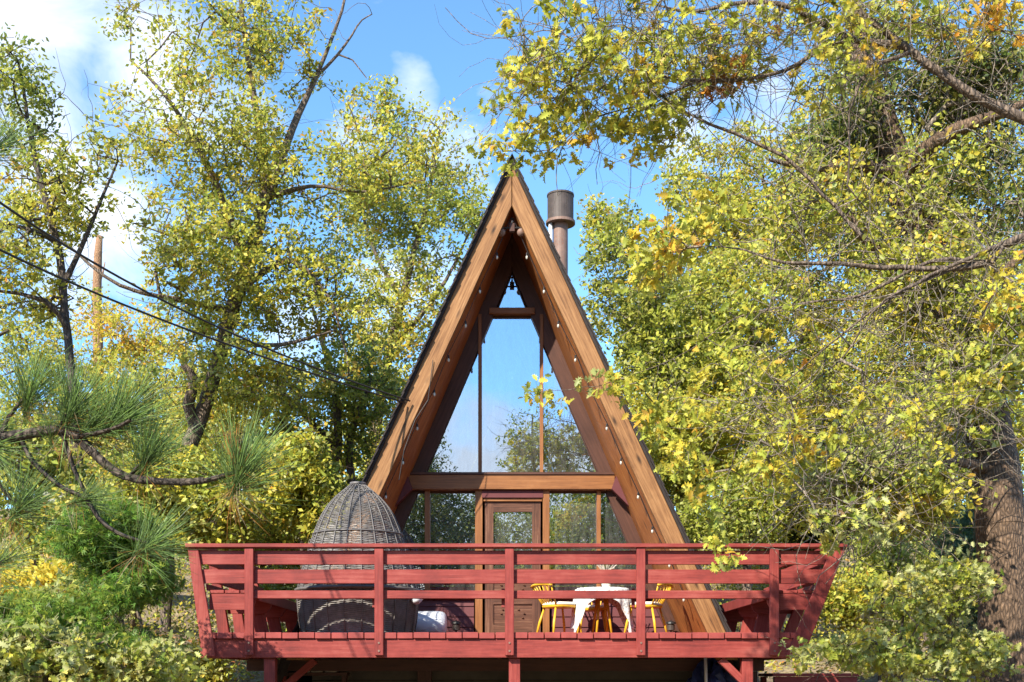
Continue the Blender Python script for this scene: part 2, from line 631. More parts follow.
gx = grid_coords(-900, 900, -16, 16, 0.4, 26)
gy = grid_coords(-600, 1200, -4, 40, 0.4, 26)
X, Y = np.meshgrid(gx, gy)
Z = gz(X, Y) + RNG.normal(0, 0.015, X.shape)
nx, ny = len(gx), len(gy)
me = bpy.data.meshes.new('ground')
idx = np.arange(nx * ny).reshape(ny, nx)
q = np.stack([idx[:-1, :-1], idx[:-1, 1:], idx[1:, 1:], idx[1:, :-1]], -1).reshape(-1, 4)
me.from_pydata(np.stack([X, Y, Z], -1).reshape(-1, 3).tolist(), [], q.tolist())
me.polygons.foreach_set('use_smooth', [True] * len(me.polygons))
me.materials.append(M['ground'])
g = bpy.data.objects.new('ground', me)
COL.objects.link(g)
tag(g, 'dry brown earth slope rising behind the cabin', kind='structure')

# ---------------------------------------------------------------- the house
K = 0.458
ZA = 6.56                     # ridge of the roof
SB = F / YB


def zfront(py):
    return CZ + (HY - py) / SB


house = thing('cabin', 'steep timber A-frame cabin with tall reflecting windows behind the red deck', 'house', (0, 17.4, -0.9))
YR0, YR1 = YB - 0.04, 27.0

for sgn in (-1, 1):
    # roof: two skins of shingles, uneven lower edges
    mb = MB()
    zb = -0.75
    t = 0.045
    mb.hexa([(0, YR0, ZA), (sgn * K * (ZA - zb), YR0, zb), (sgn * (K * (ZA - zb) - t), YR0, zb), (0, YR0, ZA - t / K)],
            [(0, YR1, ZA), (sgn * K * (ZA - zb), YR1, zb), (sgn * (K * (ZA - zb) - t), YR1, zb), (0, YR1, ZA - t / K)])
    n_c = 46
    for i in range(n_c):
        z1 = ZA + 0.03 - i * 0.155
        z0 = z1 - 0.185
        x1, x0 = K * (ZA - z1) + 0.004, K * (ZA - z0) + 0.022
        xx1 = max(x1, 0.0)
        yy = YR0 - 0.035 - random.uniform(0, 0.02)
        mb.hexa([(sgn * xx1, yy, z1), (sgn * x0, yy, z0), (sgn * (x0 - 0.02), yy, z0), (sgn * max(x1 - 0.02, 0), yy, z1)],
                [(sgn * xx1, YR1, z1), (sgn * x0, YR1, z0), (sgn * (x0 - 0.02), YR1, z0), (sgn * max(x1 - 0.02, 0), YR1, z1)])
    mb.build('roof', M['roof'], house)
    # barge board: flat face seen from the front
    zo, zi = ZA - 0.048 / K, 5.90
    zbb = -0.32
    po = lambda z, v: sgn * K * (v - z)
    mb = MB()
    mb.prism([(0.004 * sgn, zo), (po(zbb, zo), zbb), (po(zbb, zi), zbb), (0.004 * sgn, zi)], YB - 0.005, YB + 0.09, (sgn * K, 0, -1))
    mb.build('barge_board', M['barge'], house, bevel=0.006)
    # soffit boarding between barge board and glazed wall
    vb = 6.005
    kb = 0.42
    a = [(0.002 * sgn, YB + 0.09, zi + .02), (po(zbb, zi + .02), YB + 0.09, zbb), (po(zbb, zi + .02) + sgn * 0.12, YB + 0.09, zbb), (0.002 * sgn, YB + 0.09, zi + 0.26)]
    b_ = [(0.002 * sgn, YW - 0.05, vb - .02), (sgn * kb * (vb - zbb), YW - 0.05, zbb), (sgn * (kb * (vb - zbb) + 0.12), YW - 0.05, zbb), (0.002 * sgn, YW - 0.05, vb + 0.1)]
    MB().hexa(a, b_, (sgn * K, 0, -1)).build('soffit', M['soffit'], house)
    # inner rafter against the wall, dark stained
    vo, vi, ki = 6.03, 5.44, 0.427
    mb = MB()
    mb.prism([(0.003 * sgn, vo), (sgn * kb * (vo - zbb), zbb), (sgn * ki * (vi - zbb), zbb), (0.003 * sgn, vi)], YW - 0.05, YW + 0.05, (sgn * K, 0, -1))
    mb.build('rafter', M['darktrim'], house)


def Z_(py):                    # picture row -> height on the glazed wall
    return CZ + (HY - py) * YW / F


def X_(px):
    return (px - 512) * YW / F


vi, ki = 5.44, 0.427
xin = lambda z: ki * (vi - z)
# panes ------------------------------------------------------------
yg = YW + 0.03


def pane(poly, label, frame=True, name='window'):
    mb = MB()
    fw = 0.022
    c = Vector((sum(p[0] for p in poly) / len(poly), 0, sum(p[1] for p in poly) / len(poly)))
    fr = MB()
    for i in range(len(poly)):
        p, q_ = Vector((poly[i][0], yg - 0.01, poly[i][1])), Vector((poly[(i + 1) % len(poly)][0], yg - 0.01, poly[(i + 1) % len(poly)][1]))
        cc = Vector((c.x, yg - 0.01, c.z))
        pin, qin = p + (cc - p).normalized() * fw * 1.5, q_ + (cc - q_).normalized() * fw * 1.5
        dy = Vector((0, 0.05, 0))
        fr.hexa([p, q_, qin, pin], [p + dy, q_ + dy, qin + dy, pin + dy], q_ - p)
    w = fr.build(name, M['darktrim'], house)
    tag(w, label)
    mb.prism(poly, yg + 0.012, yg + 0.02)
    mb.build('pane', M['glass'], w)


zbar0, zbar1 = Z_(315.5), Z_(309.5)
zbm0, zbm1 = Z_(491), Z_(476.5)
zsill = Z_(598)
pane([(-xin(zbar1) + .01, zbar1), (xin(zbar1) - .01, zbar1), (0, vi)], 'small triangular gable window')
xm0, xm1 = X_(480), X_(541.5)
zl = vi - abs(xm0) / ki
pane([(xm0, zbm1), (xm1, zbm1), (xm1, zbar0), (xm0, zbar0)], 'tall central pane mirroring blue sky')
pane([(-xin(zbm1), zbm1), (xm0, zbm1), (xm0, zl)], 'left slanting triangular pane')
zr = vi - abs(xm1) / ki
pane([(xm1, zbm1), (xin(zbm1), zbm1), (xm1, zr)], 'right slanting triangular pane')
xa, xb, xc, xd = X_(427.5), X_(481), X_(544.5), X_(598.5)
pane([(-xin(zbm0), zbm0), (-xin(zsill), zsill), (xa, zsill), (xa, zbm0)], 'narrow slanting pane left of the door')
pane([(xa, zsill), (xb, zsill), (xb, zbm0), (xa, zbm0)], 'square pane left of the door')
pane([(xc, zsill), (xd, zsill), (xd, zbm0), (xc, zbm0)], 'square pane right of the door')
pane([(xd, zsill), (xin(zsill), zsill), (xin(zbm0), zbm0), (xd, zbm0)], 'narrow slanting pane right of the door')
# mullions, each its own timber
for px, w, z0, z1 in ((480, 0.05, zbm1, zbar0), (541.5, 0.05, zbm1, zbar0), (427.5, 0.075, zsill, zbm0), (598.5, 0.06, zsill, zbm0)):
    x = X_(px)
    MB().box(x - w / 2, x + w / 2, YW - 0.075, YW + 0.03, z0, z1).build('mullion', M['trim'], house, bevel=0.004)
for px, w in ((479, 0.11), (546, 0.10)):
    x = X_(px)
    MB().box(x - w / 2, x + w / 2, YW - 0.09, YW + 0.05, -0.02, zbm0 - 0.002).build('door_post', M['trim'], house, bevel=0.004)
MB().box(-xin(zbar0) - .06, xin(zbar0) + .06, YW - 0.10, YW + 0.02, zbar0, zbar1).build('crossbar', M['trim'], house, bevel=0.005)
# loft beam with red gusset ends
MB().box(X_(409), X_(614), YW - 0.16, YW + 0.03, zbm0, zbm1).build('loft_beam', M['trim'], house, bevel=0.006)
MB().box(X_(404), X_(619), YW - 0.18, YW - 0.055, zbm1 + 0.002, zbm1 + 0.035).build('drip_ledge', M['darktrim'], house)
for sgn in (-1, 1):
    gp = [(403.5, 476.5), (409, 478), (414, 492), (395, 511), (391, 504)]
    pl = [(sgn * -X_(px), Z_(py)) for px, py in gp]
    MB().prism([(p[0], p[1]) for p in pl], YW - 0.30, YW - 0.17).build('gusset', M['mauve'], house, bevel=0.004)
# low siding wall under the side panes
for x0, x1 in ((-xin(-0.3), X_(474)), (X_(551), xin(-0.3))):
    mb = MB()
    z = -0.9
    while z < zsill - 0.03:
        z1 = min(z + 0.155, zsill - 0.02)
        zc = (z + z1) / 2
        e0 = -xin(zc) - .03 if x0 < -2 else x0
        e1 = xin(zc) + .03 if x1 > 2 else x1
        mb.hexa([(e0, YW - 0.03, z), (e1, YW - 0.03, z), (e1, YW + 0.06, z), (e0, YW + 0.06, z)],
                [(e0, YW - 0.012, z1), (e1, YW - 0.012, z1), (e1, YW + 0.06, z1), (e0, YW + 0.06, z1)])
        z = z1
    mb.build('siding', M['mauve'], house)
for x0, x1 in ((-xin(zsill) - .02, X_(474)), (X_(551), xin(zsill) + .02)):
    MB().box(x0, x1, YW - 0.085, YW + 0.03, zsill - 0.02, zsill + 0.015).build('window_sill', M['trim'], house, bevel=0.004)
# door
dx0, dx1 = X_(485), X_(540.5)
zd = Z_(502)
MB().box(X_(482), X_(543), YW - 0.10, YW + 0.05, zbm0 - 0.115, zbm0 - 0.004).build('door_header', M['mauve'], house, bevel=0.004)
MB().box(dx0 - .02, dx1 + .02, YW - 0.07, YW + 0.05, zd, zbm0 - 0.118).build('door_lintel', M['trim'], house, bevel=0.003)
mb = MB()
st = 0.125
yd0, yd1 = YW - 0.035, YW + 0.03
mb.box(dx0, dx0 + st, yd0, yd1, 0.02, zd)
mb.box(dx1 - st, dx1, yd0, yd1, 0.02, zd)
for z0, z1 in ((0.02, 0.22), (0.52, 0.66), (0.92, 1.05), (zd - 0.15, zd)):
    mb.box(dx0 + st, dx1 - st, yd0, yd1, z0, z1)
mb.box(dx0 + st, dx1 - st, yd0 + 0.02, yd1 - 0.01, 0.22, 0.52)
mb.box(dx0 + st, dx1 - st, yd0 + 0.02, yd1 - 0.01, 0.66, 0.92)
for zc in (0.37, 0.79):       # carved relief
    for k in range(7):
        a = k / 6 * math.pi
        mb.lathe([(0.0, 0.0), (0.02, 0.01), (0.0, 0.03)], (0.0 + (dx0 + dx1) / 2 + 0.17 * math.cos(a) * (-1 if k % 2 else 1), yd0 + 0.012, zc + 0.07 * math.sin(a * 2)), 6)
door = mb.build('door', M['door'], house, bevel=0.004)
MB().box(dx0 + st, dx1 - st, YW, YW + 0.008, 1.05, zd - 0.15).build('pane', M['glass'], door)
MB().tube([(dx0 + 0.06, yd0, 1.0), (dx0 + 0.06, yd0 - 0.05, 1.0), (dx0 + 0.13, yd0 - 0.055, 1.0)], 0.012).build('handle', M['black'], door, smooth=True)
MB().box(-0.62, 0.66, YW - 0.25, YW - 0.005, 0.002, 0.03).build('threshold', M['darktrim'], house)
# room seen through the glass
mb = MB()
mb.box(-2.4, 2.4, YW + 0.12, 26.8, -0.05, 0.0)
mb.box(-1.95, 1.95, YW + 2.2, 26.8, 2.62, 2.75)
mb.build('room_floor', M['inner'], house)
mb = MB()
mb.prism([(-2.95, -0.7), (2.95, -0.7), (0.05, 6.2), (-0.05, 6.2)], 26.7, 26.85)
mb.build('back_wall', M['inner'], house)
mb = MB()
for i in range(9):
    y = YW + 0.5 + i * 1.0
    for sgn in (-1, 1):
        mb.beam((sgn * 0.02, y, 6.1), (sgn * 2.75, y, 0.05), 0.06, 0.14, (0, 1, 0))
mb.build('interior_rafters', M['inner'], house)
# chimney flue
chx, chy = (560.5 - 512) * 20.0 / F, 20.0
zt = CZ + (HY - 195) * 20 / F
ch = MB().lathe([(0.125, 4.3), (0.125, zt - 0.42), (0.0, zt - 0.42)], (chx, chy, 0), 28).build('chimney', M['rust'], house, smooth=False)
tag(ch, 'rusty metal flue pipe')
MB().lathe([(0.20, zt - 0.46), (0.222, zt - 0.45), (0.222, zt - 0.03), (0.232, zt - 0.03), (0.232, zt), (0.20, zt), (0.21, zt - 0.3), (0.0, zt - 0.3)], (chx, chy, 0), 32).build('chimney_cap', M['rustdark'], ch)
MB().lathe([(0.25, zt - 0.50), (0.25, zt - 0.455), (0.11, zt - 0.44)], (chx, chy, 0), 32).build('collar', M['rust'], ch)
MB().tube([(chx - 0.17, chy - 0.06, 4.6), (chx - 0.17, chy - 0.06, zt - 0.5)], 0.035, 8).build('strap', M['steel'], ch, smooth=True)
# foundation wall under the floor
mb = MB()
z = -2.2
while z < -0.12:
    mb.hexa([(-2.9, YW - 0.35, z), (2.9, YW - 0.35, z), (2.9, YW - 0.2, z), (-2.9, YW - 0.2, z)],
            [(-2.9, YW - 0.33, z + 0.19), (2.9, YW - 0.33, z + 0.19), (2.9, YW - 0.2, z + 0.19), (-2.9, YW - 0.2, z + 0.19)])
    z += 0.2
mb.build('foundation_wall', M['conc'], house)
MB().box(-1.36, -1.16, YW - 0.49, YW - 0.36, -1.6, -0.2).build('foundation_post', M['darktrim'], house)
# twin flood light
fl = thing('flood_light', 'twin round floodlight on a bar under the gable peak', 'floodlight', (0, YB + 0.25, 5.6))
zf = zfront(226) + 0.02
yb = YB + 0.12
MB().tube([(-0.16, yb, zf), (0.15, yb, zf)], 0.014, 8).build('bar', M['black'], fl)
MB().box(-0.035, 0.035, yb - 0.02, yb + 0.06, zf - 0.05, zf + 0.06).build('junction_box', M['darktrim'], fl)
for sx in (-0.145, 0.125):
    mb = MB()
    pts = [(sx, yb + 0.10, zf - 0.02), (sx, yb + 0.02, zf - 0.055), (sx, yb - 0.03, zf - 0.075), (sx, yb - 0.05, zf - 0.082)]
    mb.tube(pts, [0.03, 0.04, 0.056, 0.05], 16)
    mb.build('lamp', M['rust'], fl, smooth=True)

# string of bulbs along the barge boards
sl = thing('string_lights', 'string of small clear bulbs hung along the inside of both gable boards', 'string lights', (0, YB, 5.5))
yb = YB + 0.13
cordL, cordR, bulbs = [], [], []
for sgn, lst in ((-1, cordL), (1, cordR)):
    for i in range(12):
        t = i / 11
        z = 5.78 - t * 5.2
        x = sgn * (K * (5.93 - z) - 0.05 - (0.02 if i % 2 else 0))
        lst.append(Vector((x, yb, z + 0.015 * math.sin(i * 2.1))))
        if i > 0:
            bulbs.append(Vector((x - sgn * 0.01, yb - 0.01, z)))
bulbs.append(Vector((0.0, yb, 5.80)))
MB().tube(cordL[::-1] + cordR, 0.006, 5).build('cord', M['black'], sl)
for p in bulbs:
    MB().lathe([(0.006, 0.0), (0.012, -0.012), (0.012, -0.045), (0.008, -0.05)], p, 8).build('socket', M['black'], sl)
    MB().lathe([(0.008, -0.045), (0.015, -0.055), (0.0165, -0.073), (0.012, -0.09), (0.0, -0.096)], p, 10).build('bulb', M['bulb'], sl, smooth=True)
# stray cord across the left barge face
MB().tube([P(433, 360, YB - .03), P(428, 400, YB - .02), P(415, 420, YB - .02), P(404, 450, YB - .03), P(399, 480, YB - .02)], 0.006, 5).build('cord', M['black'], sl)

# ---------------------------------------------------------------- the deck
SF = F / YF


def xf(px):
    return (px - 512) / SF


def zf_(py):
    return CZ + (HY - py) / SF


deck = thing('deck', 'raised red timber deck with slatted railing and built-in side benches', 'deck', (0, 16.2, -0.3))
XL, XR = xf(201), xf(808)
# decking boards (one surface pattern)
mb = MB()
x = XL
DB = YW - 0.12
while x < XR - 0.05:
    w = 0.192
    jit = random.uniform(-0.025, 0.02)
    z1 = random.uniform(-0.006, 0.0)
    mb.box(x, min(x + w, XR), YF - 0.035 + jit * 0.5, DB if abs(x + w / 2) < 2.85 else 18.4, -0.075 + z1, z1, (0, 1, 0))
    x += w + 0.01
mb.build('decking', M['redtop'], deck, bevel=0.006)
MB().box(XL - 0.01, XR, YF, YF + 0.05, -0.315, -0.08).build('rim_joist', M['red'], deck, bevel=0.006)
for xs in (XL, XR - 0.05):
    MB().box(xs, xs + 0.05, YF + 0.052, 18.4, -0.315, -0.085).build('rim_joist', M['red'], deck, bevel=0.006)
x = XL + 0.6
while x < XR - 0.3:
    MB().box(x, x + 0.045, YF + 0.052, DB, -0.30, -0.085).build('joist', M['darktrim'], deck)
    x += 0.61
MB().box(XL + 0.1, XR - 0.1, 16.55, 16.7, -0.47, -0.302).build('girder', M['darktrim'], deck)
# rail cap
capz = zf_(546)
cxl, cxr = xf(187), xf(845.5)
MB().box(cxl, cxr, YF - 0.09, YF + 0.11, capz - 0.025, capz + 0.022, (1, 0, 0)).build('rail_cap', M['red'], deck, bevel=0.006)
# front boards
for y0, y1, xa_, xb_ in ((564.5, 550.5, 197, 836), (583.5, 569.5, 201, 828)):
    mb = MB()
    joints = [xa_, 380, 640, xb_]
    for a, b in zip(joints[:-1], joints[1:]):
        mb.box(xf(a) + 0.003, xf(b) - 0.003, YF + 0.002, YF + 0.042, zf_(y0), zf_(y1), (1, 0, 0))
    mb.build('rail_board', M['red'], deck, bevel=0.005)
mb = MB()
for a, b in ((249, 380), (380, 510), (510, 640), (640, 773)):
    mb.box(xf(a) + 0.004, xf(b) - 0.004, YF + 0.002, YF + 0.09, zf_(598.5), zf_(590.5), (1, 0, 0))
mb.build('rail_board', M['red'], deck, bevel=0.005)
for i, px in enumerate((250, 379.5, 509.5, 640.5, 773.5)):
    x = xf(px)
    mb = MB()
    mb.box(x - 0.055, x + 0.055, YF - 0.065, YF - 0.002, zf_(655.5), capz - 0.026)
    post = mb.build('rail_post', M['red'], deck, bevel=0.006)
    for zz in (zf_(643), zf_(651)):
        MB().tube([(x, YF - 0.064, zz), (x, YF - 0.076, zz)], 0.013, 8).build('bolt', M['rust'], post)
    if 0 < i < 4:
        for sx in (-1,):
            MB().box(x + sx * 0.1, x + sx * 0.058, YF + 0.092, YF + 0.14, zf_(607), zf_(588)).build('bracket', M['red'], deck, bevel=0.004)
# side benches with outward leaning slatted backs
for sgn, xo_t, xo_b, wpost in ((-1, xf(188.5), xf(203), 0.15), (1, xf(845), xf(803), 0.20)):
    zt_, zb_ = capz - 0.026, -0.30
    f_ = lambda z: xo_b + (xo_t - xo_b) * (z - zb_) / (zt_ - zb_)      # outer edge of the leaning post at height z
    Y1 = 17.9
    # leaning posts, front to back
    ys = [YF + 0.0, YF + 0.95, YF + 1.9, YF + 2.65, Y1 - 0.1]
    for j, y in enumerate(ys):
        wp = wpost if j == 0 else 0.14
        lean = MB()
        lean.prism([(f_(zb_), zb_), (f_(zt_), zt_), (f_(zt_) - sgn * wp * 0.85, zt_), (f_(zb_) - sgn * wp * 1.1, zb_)], y - 0.044, y - 0.002 if j == 0 else y + 0.044, (0, 0, 1))
        lean.build('leaning_post', M['red'], deck, bevel=0.005)
    # backrest slats on the inner side of the posts
    for za, zc_ in ((capz - 0.06, capz - 0.21), (capz - 0.27, capz - 0.42), (0.60, 0.52)):
        dxi = sgn * (0.15 + 0.025)
        mb = MB()
        mb.hexa([(f_(za) - dxi, YF + 0.05, za), (f_(zc_) - dxi, YF + 0.05, zc_), (f_(zc_) - dxi + sgn * 0.035, YF + 0.05, zc_), (f_(za) - dxi + sgn * 0.035, YF + 0.05, za)],
                [(f_(za) - dxi, Y1, za), (f_(zc_) - dxi, Y1, zc_), (f_(zc_) - dxi + sgn * 0.035, Y1, zc_), (f_(za) - dxi + sgn * 0.035, Y1, za)], (0, 1, 0))
        mb.build('backrest_slat', M['red'], deck, bevel=0.004)
    xc_ = f_(zt_)
    MB().box(min(xc_, xc_ - sgn * 0.20), max(xc_, xc_ - sgn * 0.20), YF + 0.112, Y1 + 0.1, capz - 0.025, capz + 0.022, (0, 1, 0)).build('rail_cap', M['red'], deck, bevel=0.006)
    # seat boards run front to back, their ends show
    s_out = f_(0.5) - sgn * 0.17
    mb = MB()
    for k in range(3):
        a = s_out - sgn * (k * 0.19 + 0.006)
        b = s_out - sgn * ((k + 1) * 0.19 - 0.006)
        mb.box(min(a, b), max(a, b), YF + 0.05, Y1, 0.485, 0.525, (0, 1, 0))
    mb.build('bench_seat', M['red'], deck, bevel=0.005)
    fi = s_out - sgn * 0.575
    MB().box(min(fi, fi - sgn * 0.03), max(fi, fi - sgn * 0.03), YF + 0.11, Y1, 0.40, 0.53, (0, 1, 0)).build('seat_edge', M['redtop'], deck, bevel=0.004)
    for j, y in enumerate([YF + 0.06, YF + 1.0, YF + 1.95, Y1 - 0.1]):
        a, b = s_out, s_out - sgn * 0.57
        mb = MB()
        # support board with a rounded lower inner corner
        pl = [(a, 0.483), (b, 0.483), (b, 0.40)]
        for k in range(1, 6):
            an = k / 6 * math.pi / 2
            pl.append((b + sgn * 0.12 * (1 - math.cos(an)), 0.40 - 0.12 * math.sin(an)))
        pl += [(b + sgn * 0.12, 0.28), (a, 0.28)]
        mb.prism(pl, y, y + 0.04)
        mb.build('seat_support', M['red'], deck, bevel=0.003)
        if j:
            MB().beam((b + sgn * 0.22, y + 0.065, 0.47), (b + sgn * 0.12, y + 0.065, 0.003), 0.045, 0.17, (1, 0, 0)).build('seat_leg', M['red'], deck, bevel=0.004)
# far curved side of the right bench, boards turned back towards the house
# support posts and braces
for px in (268.5, 514.5, 748.5):
    x = xf(px)
    MB().box(x - 0.07, x + 0.07, YF + 0.055, YF + 0.195, float(gz(x, YF)) - 0.1, -0.318).build('support_post', M['red'], deck, bevel=0.006)
for px in (280, 514, 700, 752):
    x = (px - 512) * 16.6 / F
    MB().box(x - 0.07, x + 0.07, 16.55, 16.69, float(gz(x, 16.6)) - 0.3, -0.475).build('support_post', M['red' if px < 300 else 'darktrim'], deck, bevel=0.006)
MB().beam((xf(722), YF + 0.12, -0.33), (xf(746), YF + 0.12, -0.62), 0.09, 0.09, (0, 1, 0)).build('brace', M['red'], deck, bevel=0.004)
MB().beam((xf(299), YF + 1.2, -0.33), (xf(268), YF + 1.2, -0.66), 0.09, 0.09, (0, 1, 0)).build('brace', M['red'], deck, bevel=0.004)

# ---------------------------------------------------------------- egg shaped wicker seat
ex, ey = (358 - 512) * 15.75 / F, 15.75
egg = thing('egg_chair', 'tall egg-shaped grey wicker daybed standing on the red deck', 'wicker daybed', (ex, ey, 0))


EGG = [(0.0, 0.735), (0.3, 0.785), (0.60, 0.80), (0.80, 0.755), (0.95, 0.71), (1.2, 0.635), (1.4, 0.565), (1.58, 0.49), (1.72, 0.405), (1.84, 0.305), (1.93, 0.20), (2.0, 0.115), (2.04, 0.07), (2.2, 0.06)]


def egg_r(z):                  # radius of the pod at height z
    return float(np.interp(z, [e[0] for e in EGG], [e[1] for e in EGG]))


def in_opening(a, z):
    """the side turned to the house door is open above the basket"""
    if z < 0.62 or z > 1.62:
        return False
    d = math.atan2(math.sin(a - math.radians(70)), math.cos(a - math.radians(70)))
    half = math.radians(58) * math.sqrt(max(0.0, 1 - ((z - 1.0) / 0.66) ** 2))
    return abs(d) < half


mb = MB()
nz_ = 92
for i in range(nz_):
    z = 0.60 + 1.40 * i / (nz_ - 1)
    R = egg_r(z) - 0.004
    seg, ns = [], 56
    for k in range(ns + 1):
        a = 2 * math.pi * k / ns + math.radians(70)
        ok = not in_opening(a, z)
        if ok:
            rr = R + 0.008 * (1 if (k + i) % 2 else -1)
            seg.append(Vector((ex + rr * math.cos(a), ey + rr * math.sin(a), z + 0.003 * math.sin(k * 1.7 + i))))
        if (not ok or k == ns) and len(seg) > 1:
            mb.tube(seg, 0.0050, 3, False)
            seg = []
        elif not ok:
            seg = []
shell = mb.build('dome', M['wicker'], egg)
mb = MB()
for i in range(46):
    z = 0.02 + 0.565 * i / 45
    R = egg_r(z)
    pts = []
    for k in range(81):
        a = 2 * math.pi * k / 80
        rr = R + 0.009 * (1 if (k // 2 + i) % 2 else -1)
        pts.append(Vector((ex + rr * math.cos(a), ey + rr * math.sin(a), z)))
    mb.tube(pts, 0.0075, 4, False)
mb.lathe([(0.70, 0.03), (0.722, 0.05), (0.775, 0.56), (0.76, 0.56), (0.70, 0.05)], (ex, ey, 0), 40)
basket = mb.build('basket', M['wicker'], egg)
mb = MB()
for k in range(22):
    a = 2 * math.pi * k / 22 + 0.05
    pts = []
    for j in range(24):
        z = 0.60 + 1.44 * j / 23
        if in_opening(a, z):
            if len(pts) > 1:
                mb.tube(pts, 0.007, 5)
            pts = []
            continue
        R = egg_r(z) + 0.012
        pts.append(Vector((ex + R * math.cos(a), ey + R * math.sin(a), z)))
    if len(pts) > 1:
        mb.tube(pts, 0.007, 5)
    pts = [Vector((ex + (egg_r(z) + 0.016) * math.cos(a), ey + (egg_r(z) + 0.016) * math.sin(a), z)) for z in (0.0, 0.2, 0.4, 0.6)]
    mb.tube(pts, 0.009, 5)
for z, r in ((0.01, 0.016), (0.47, 0.013), (0.60, 0.024), (1.35, 0.011), (2.035, 0.022)):
    R = egg_r(z) + 0.016
    ring = [Vector((ex + R * math.cos(2 * math.pi * k / 48), ey + R * math.sin(2 * math.pi * k / 48), z)) for k in range(49)]
    mb.tube([p for p in ring], r, 6, False)
rim = []
for k in range(41):
    t = 2 * math.pi * k / 40
    z = 1.0 + 0.62 * math.sin(t)
    z = max(z, 0.61)
    a = math.radians(70) + math.radians(58) * math.cos(t)
    R = egg_r(z) + 0.01
    rim.append(Vector((ex + R * math.cos(a), ey + R * math.sin(a), z)))
mb.tube(rim, 0.022, 6, False)
mb.build('frame_ribs', M['wickerframe'], egg, smooth=True)
MB().lathe([(0.0, 0.36), (0.68, 0.36), (0.725, 0.42), (0.72, 0.50), (0.66, 0.56), (0.0, 0.58)], (ex, ey, 0), 36).build('seat_cushion', M['wicker'], egg, smooth=True)
# white bolster over the basket rim
mb = MB()
bx_ = ex + 0.80
mb.tube([(bx_ - 0.015, ey - 0.36, 0.45), (bx_, ey - 0.30, 0.47), (bx_ + 0.02, ey - 0.12, 0.52), (bx_ + 0.0, ey + 0.0, 0.50)], [0.03, 0.075, 0.075, 0.03], 14)
tag(mb.build('pillow', M['white'], None, smooth=True, origin=(bx_, ey, 0.45)), 'small white pillow wedged at the right rim of the wicker daybed', 'pillow')

# white drum lying on its side
by_ = 16.78
bx0, bx1 = -1.72, (447 - 512) * by_ / F
mb = MB()
n_ = 36
prof = [(0.0, bx0), (0.16, bx0 + 0.005), (0.19, bx0 + 0.05), (0.192, bx1 - 0.13), (0.185, bx1 - 0.07), (0.165, bx1 - 0.03), (0.12, bx1 - 0.008), (0.0, bx1)]
vs, fs = [], []
for r, x in prof:
    for k in range(n_):
        a = 2 * math.pi * k / n_
        vs.append((x, by_ + r * math.cos(a), 0.195 + r * math.sin(a)))
for i in range(len(prof) - 1):
    for k in range(n_):
        fs.append((i * n_ + k, i * n_ + (k + 1) % n_, (i + 1) * n_ + (k + 1) % n_, (i + 1) * n_ + k))
mb._add(vs, fs)
tag(mb.build('storage_drum', M['white'], None, smooth=True, origin=(bx0, by_, 0)), 'smooth white drum with a rounded end lying on the deck beside the wicker daybed', 'drum')

# garden tap at the wall
tx, ty = (456 - 512) * 17.1 / F, 17.15
tp = thing('garden_light', 'small black stake lantern at the foot of the left wall', 'lantern', (tx, ty, 0))
MB().lathe([(0.05, 0.0), (0.05, 0.012), (0.012, 0.02), (0.012, 0.12)], (tx, ty, 0), 12).build('stake', M['black'], tp)
MB().lathe([(0.03, 0.12), (0.055, 0.13), (0.055, 0.21), (0.03, 0.22)], (tx, ty, 0), 12).build('lens', M['rustdark'], tp)
MB().lathe([(0.075, 0.222), (0.07, 0.245), (0.0, 0.275)], (tx, ty, 0), 12).build('cap', M['black'], tp)
dup(tp, (2.32, 17.15, 0), 0.4, 'small black stake lantern near the right gable board', 'black stake lanterns on the deck')
tp['group'] = 'black stake lanterns on the deck'

# ---------------------------------------------------------------- yellow spindle chairs, table


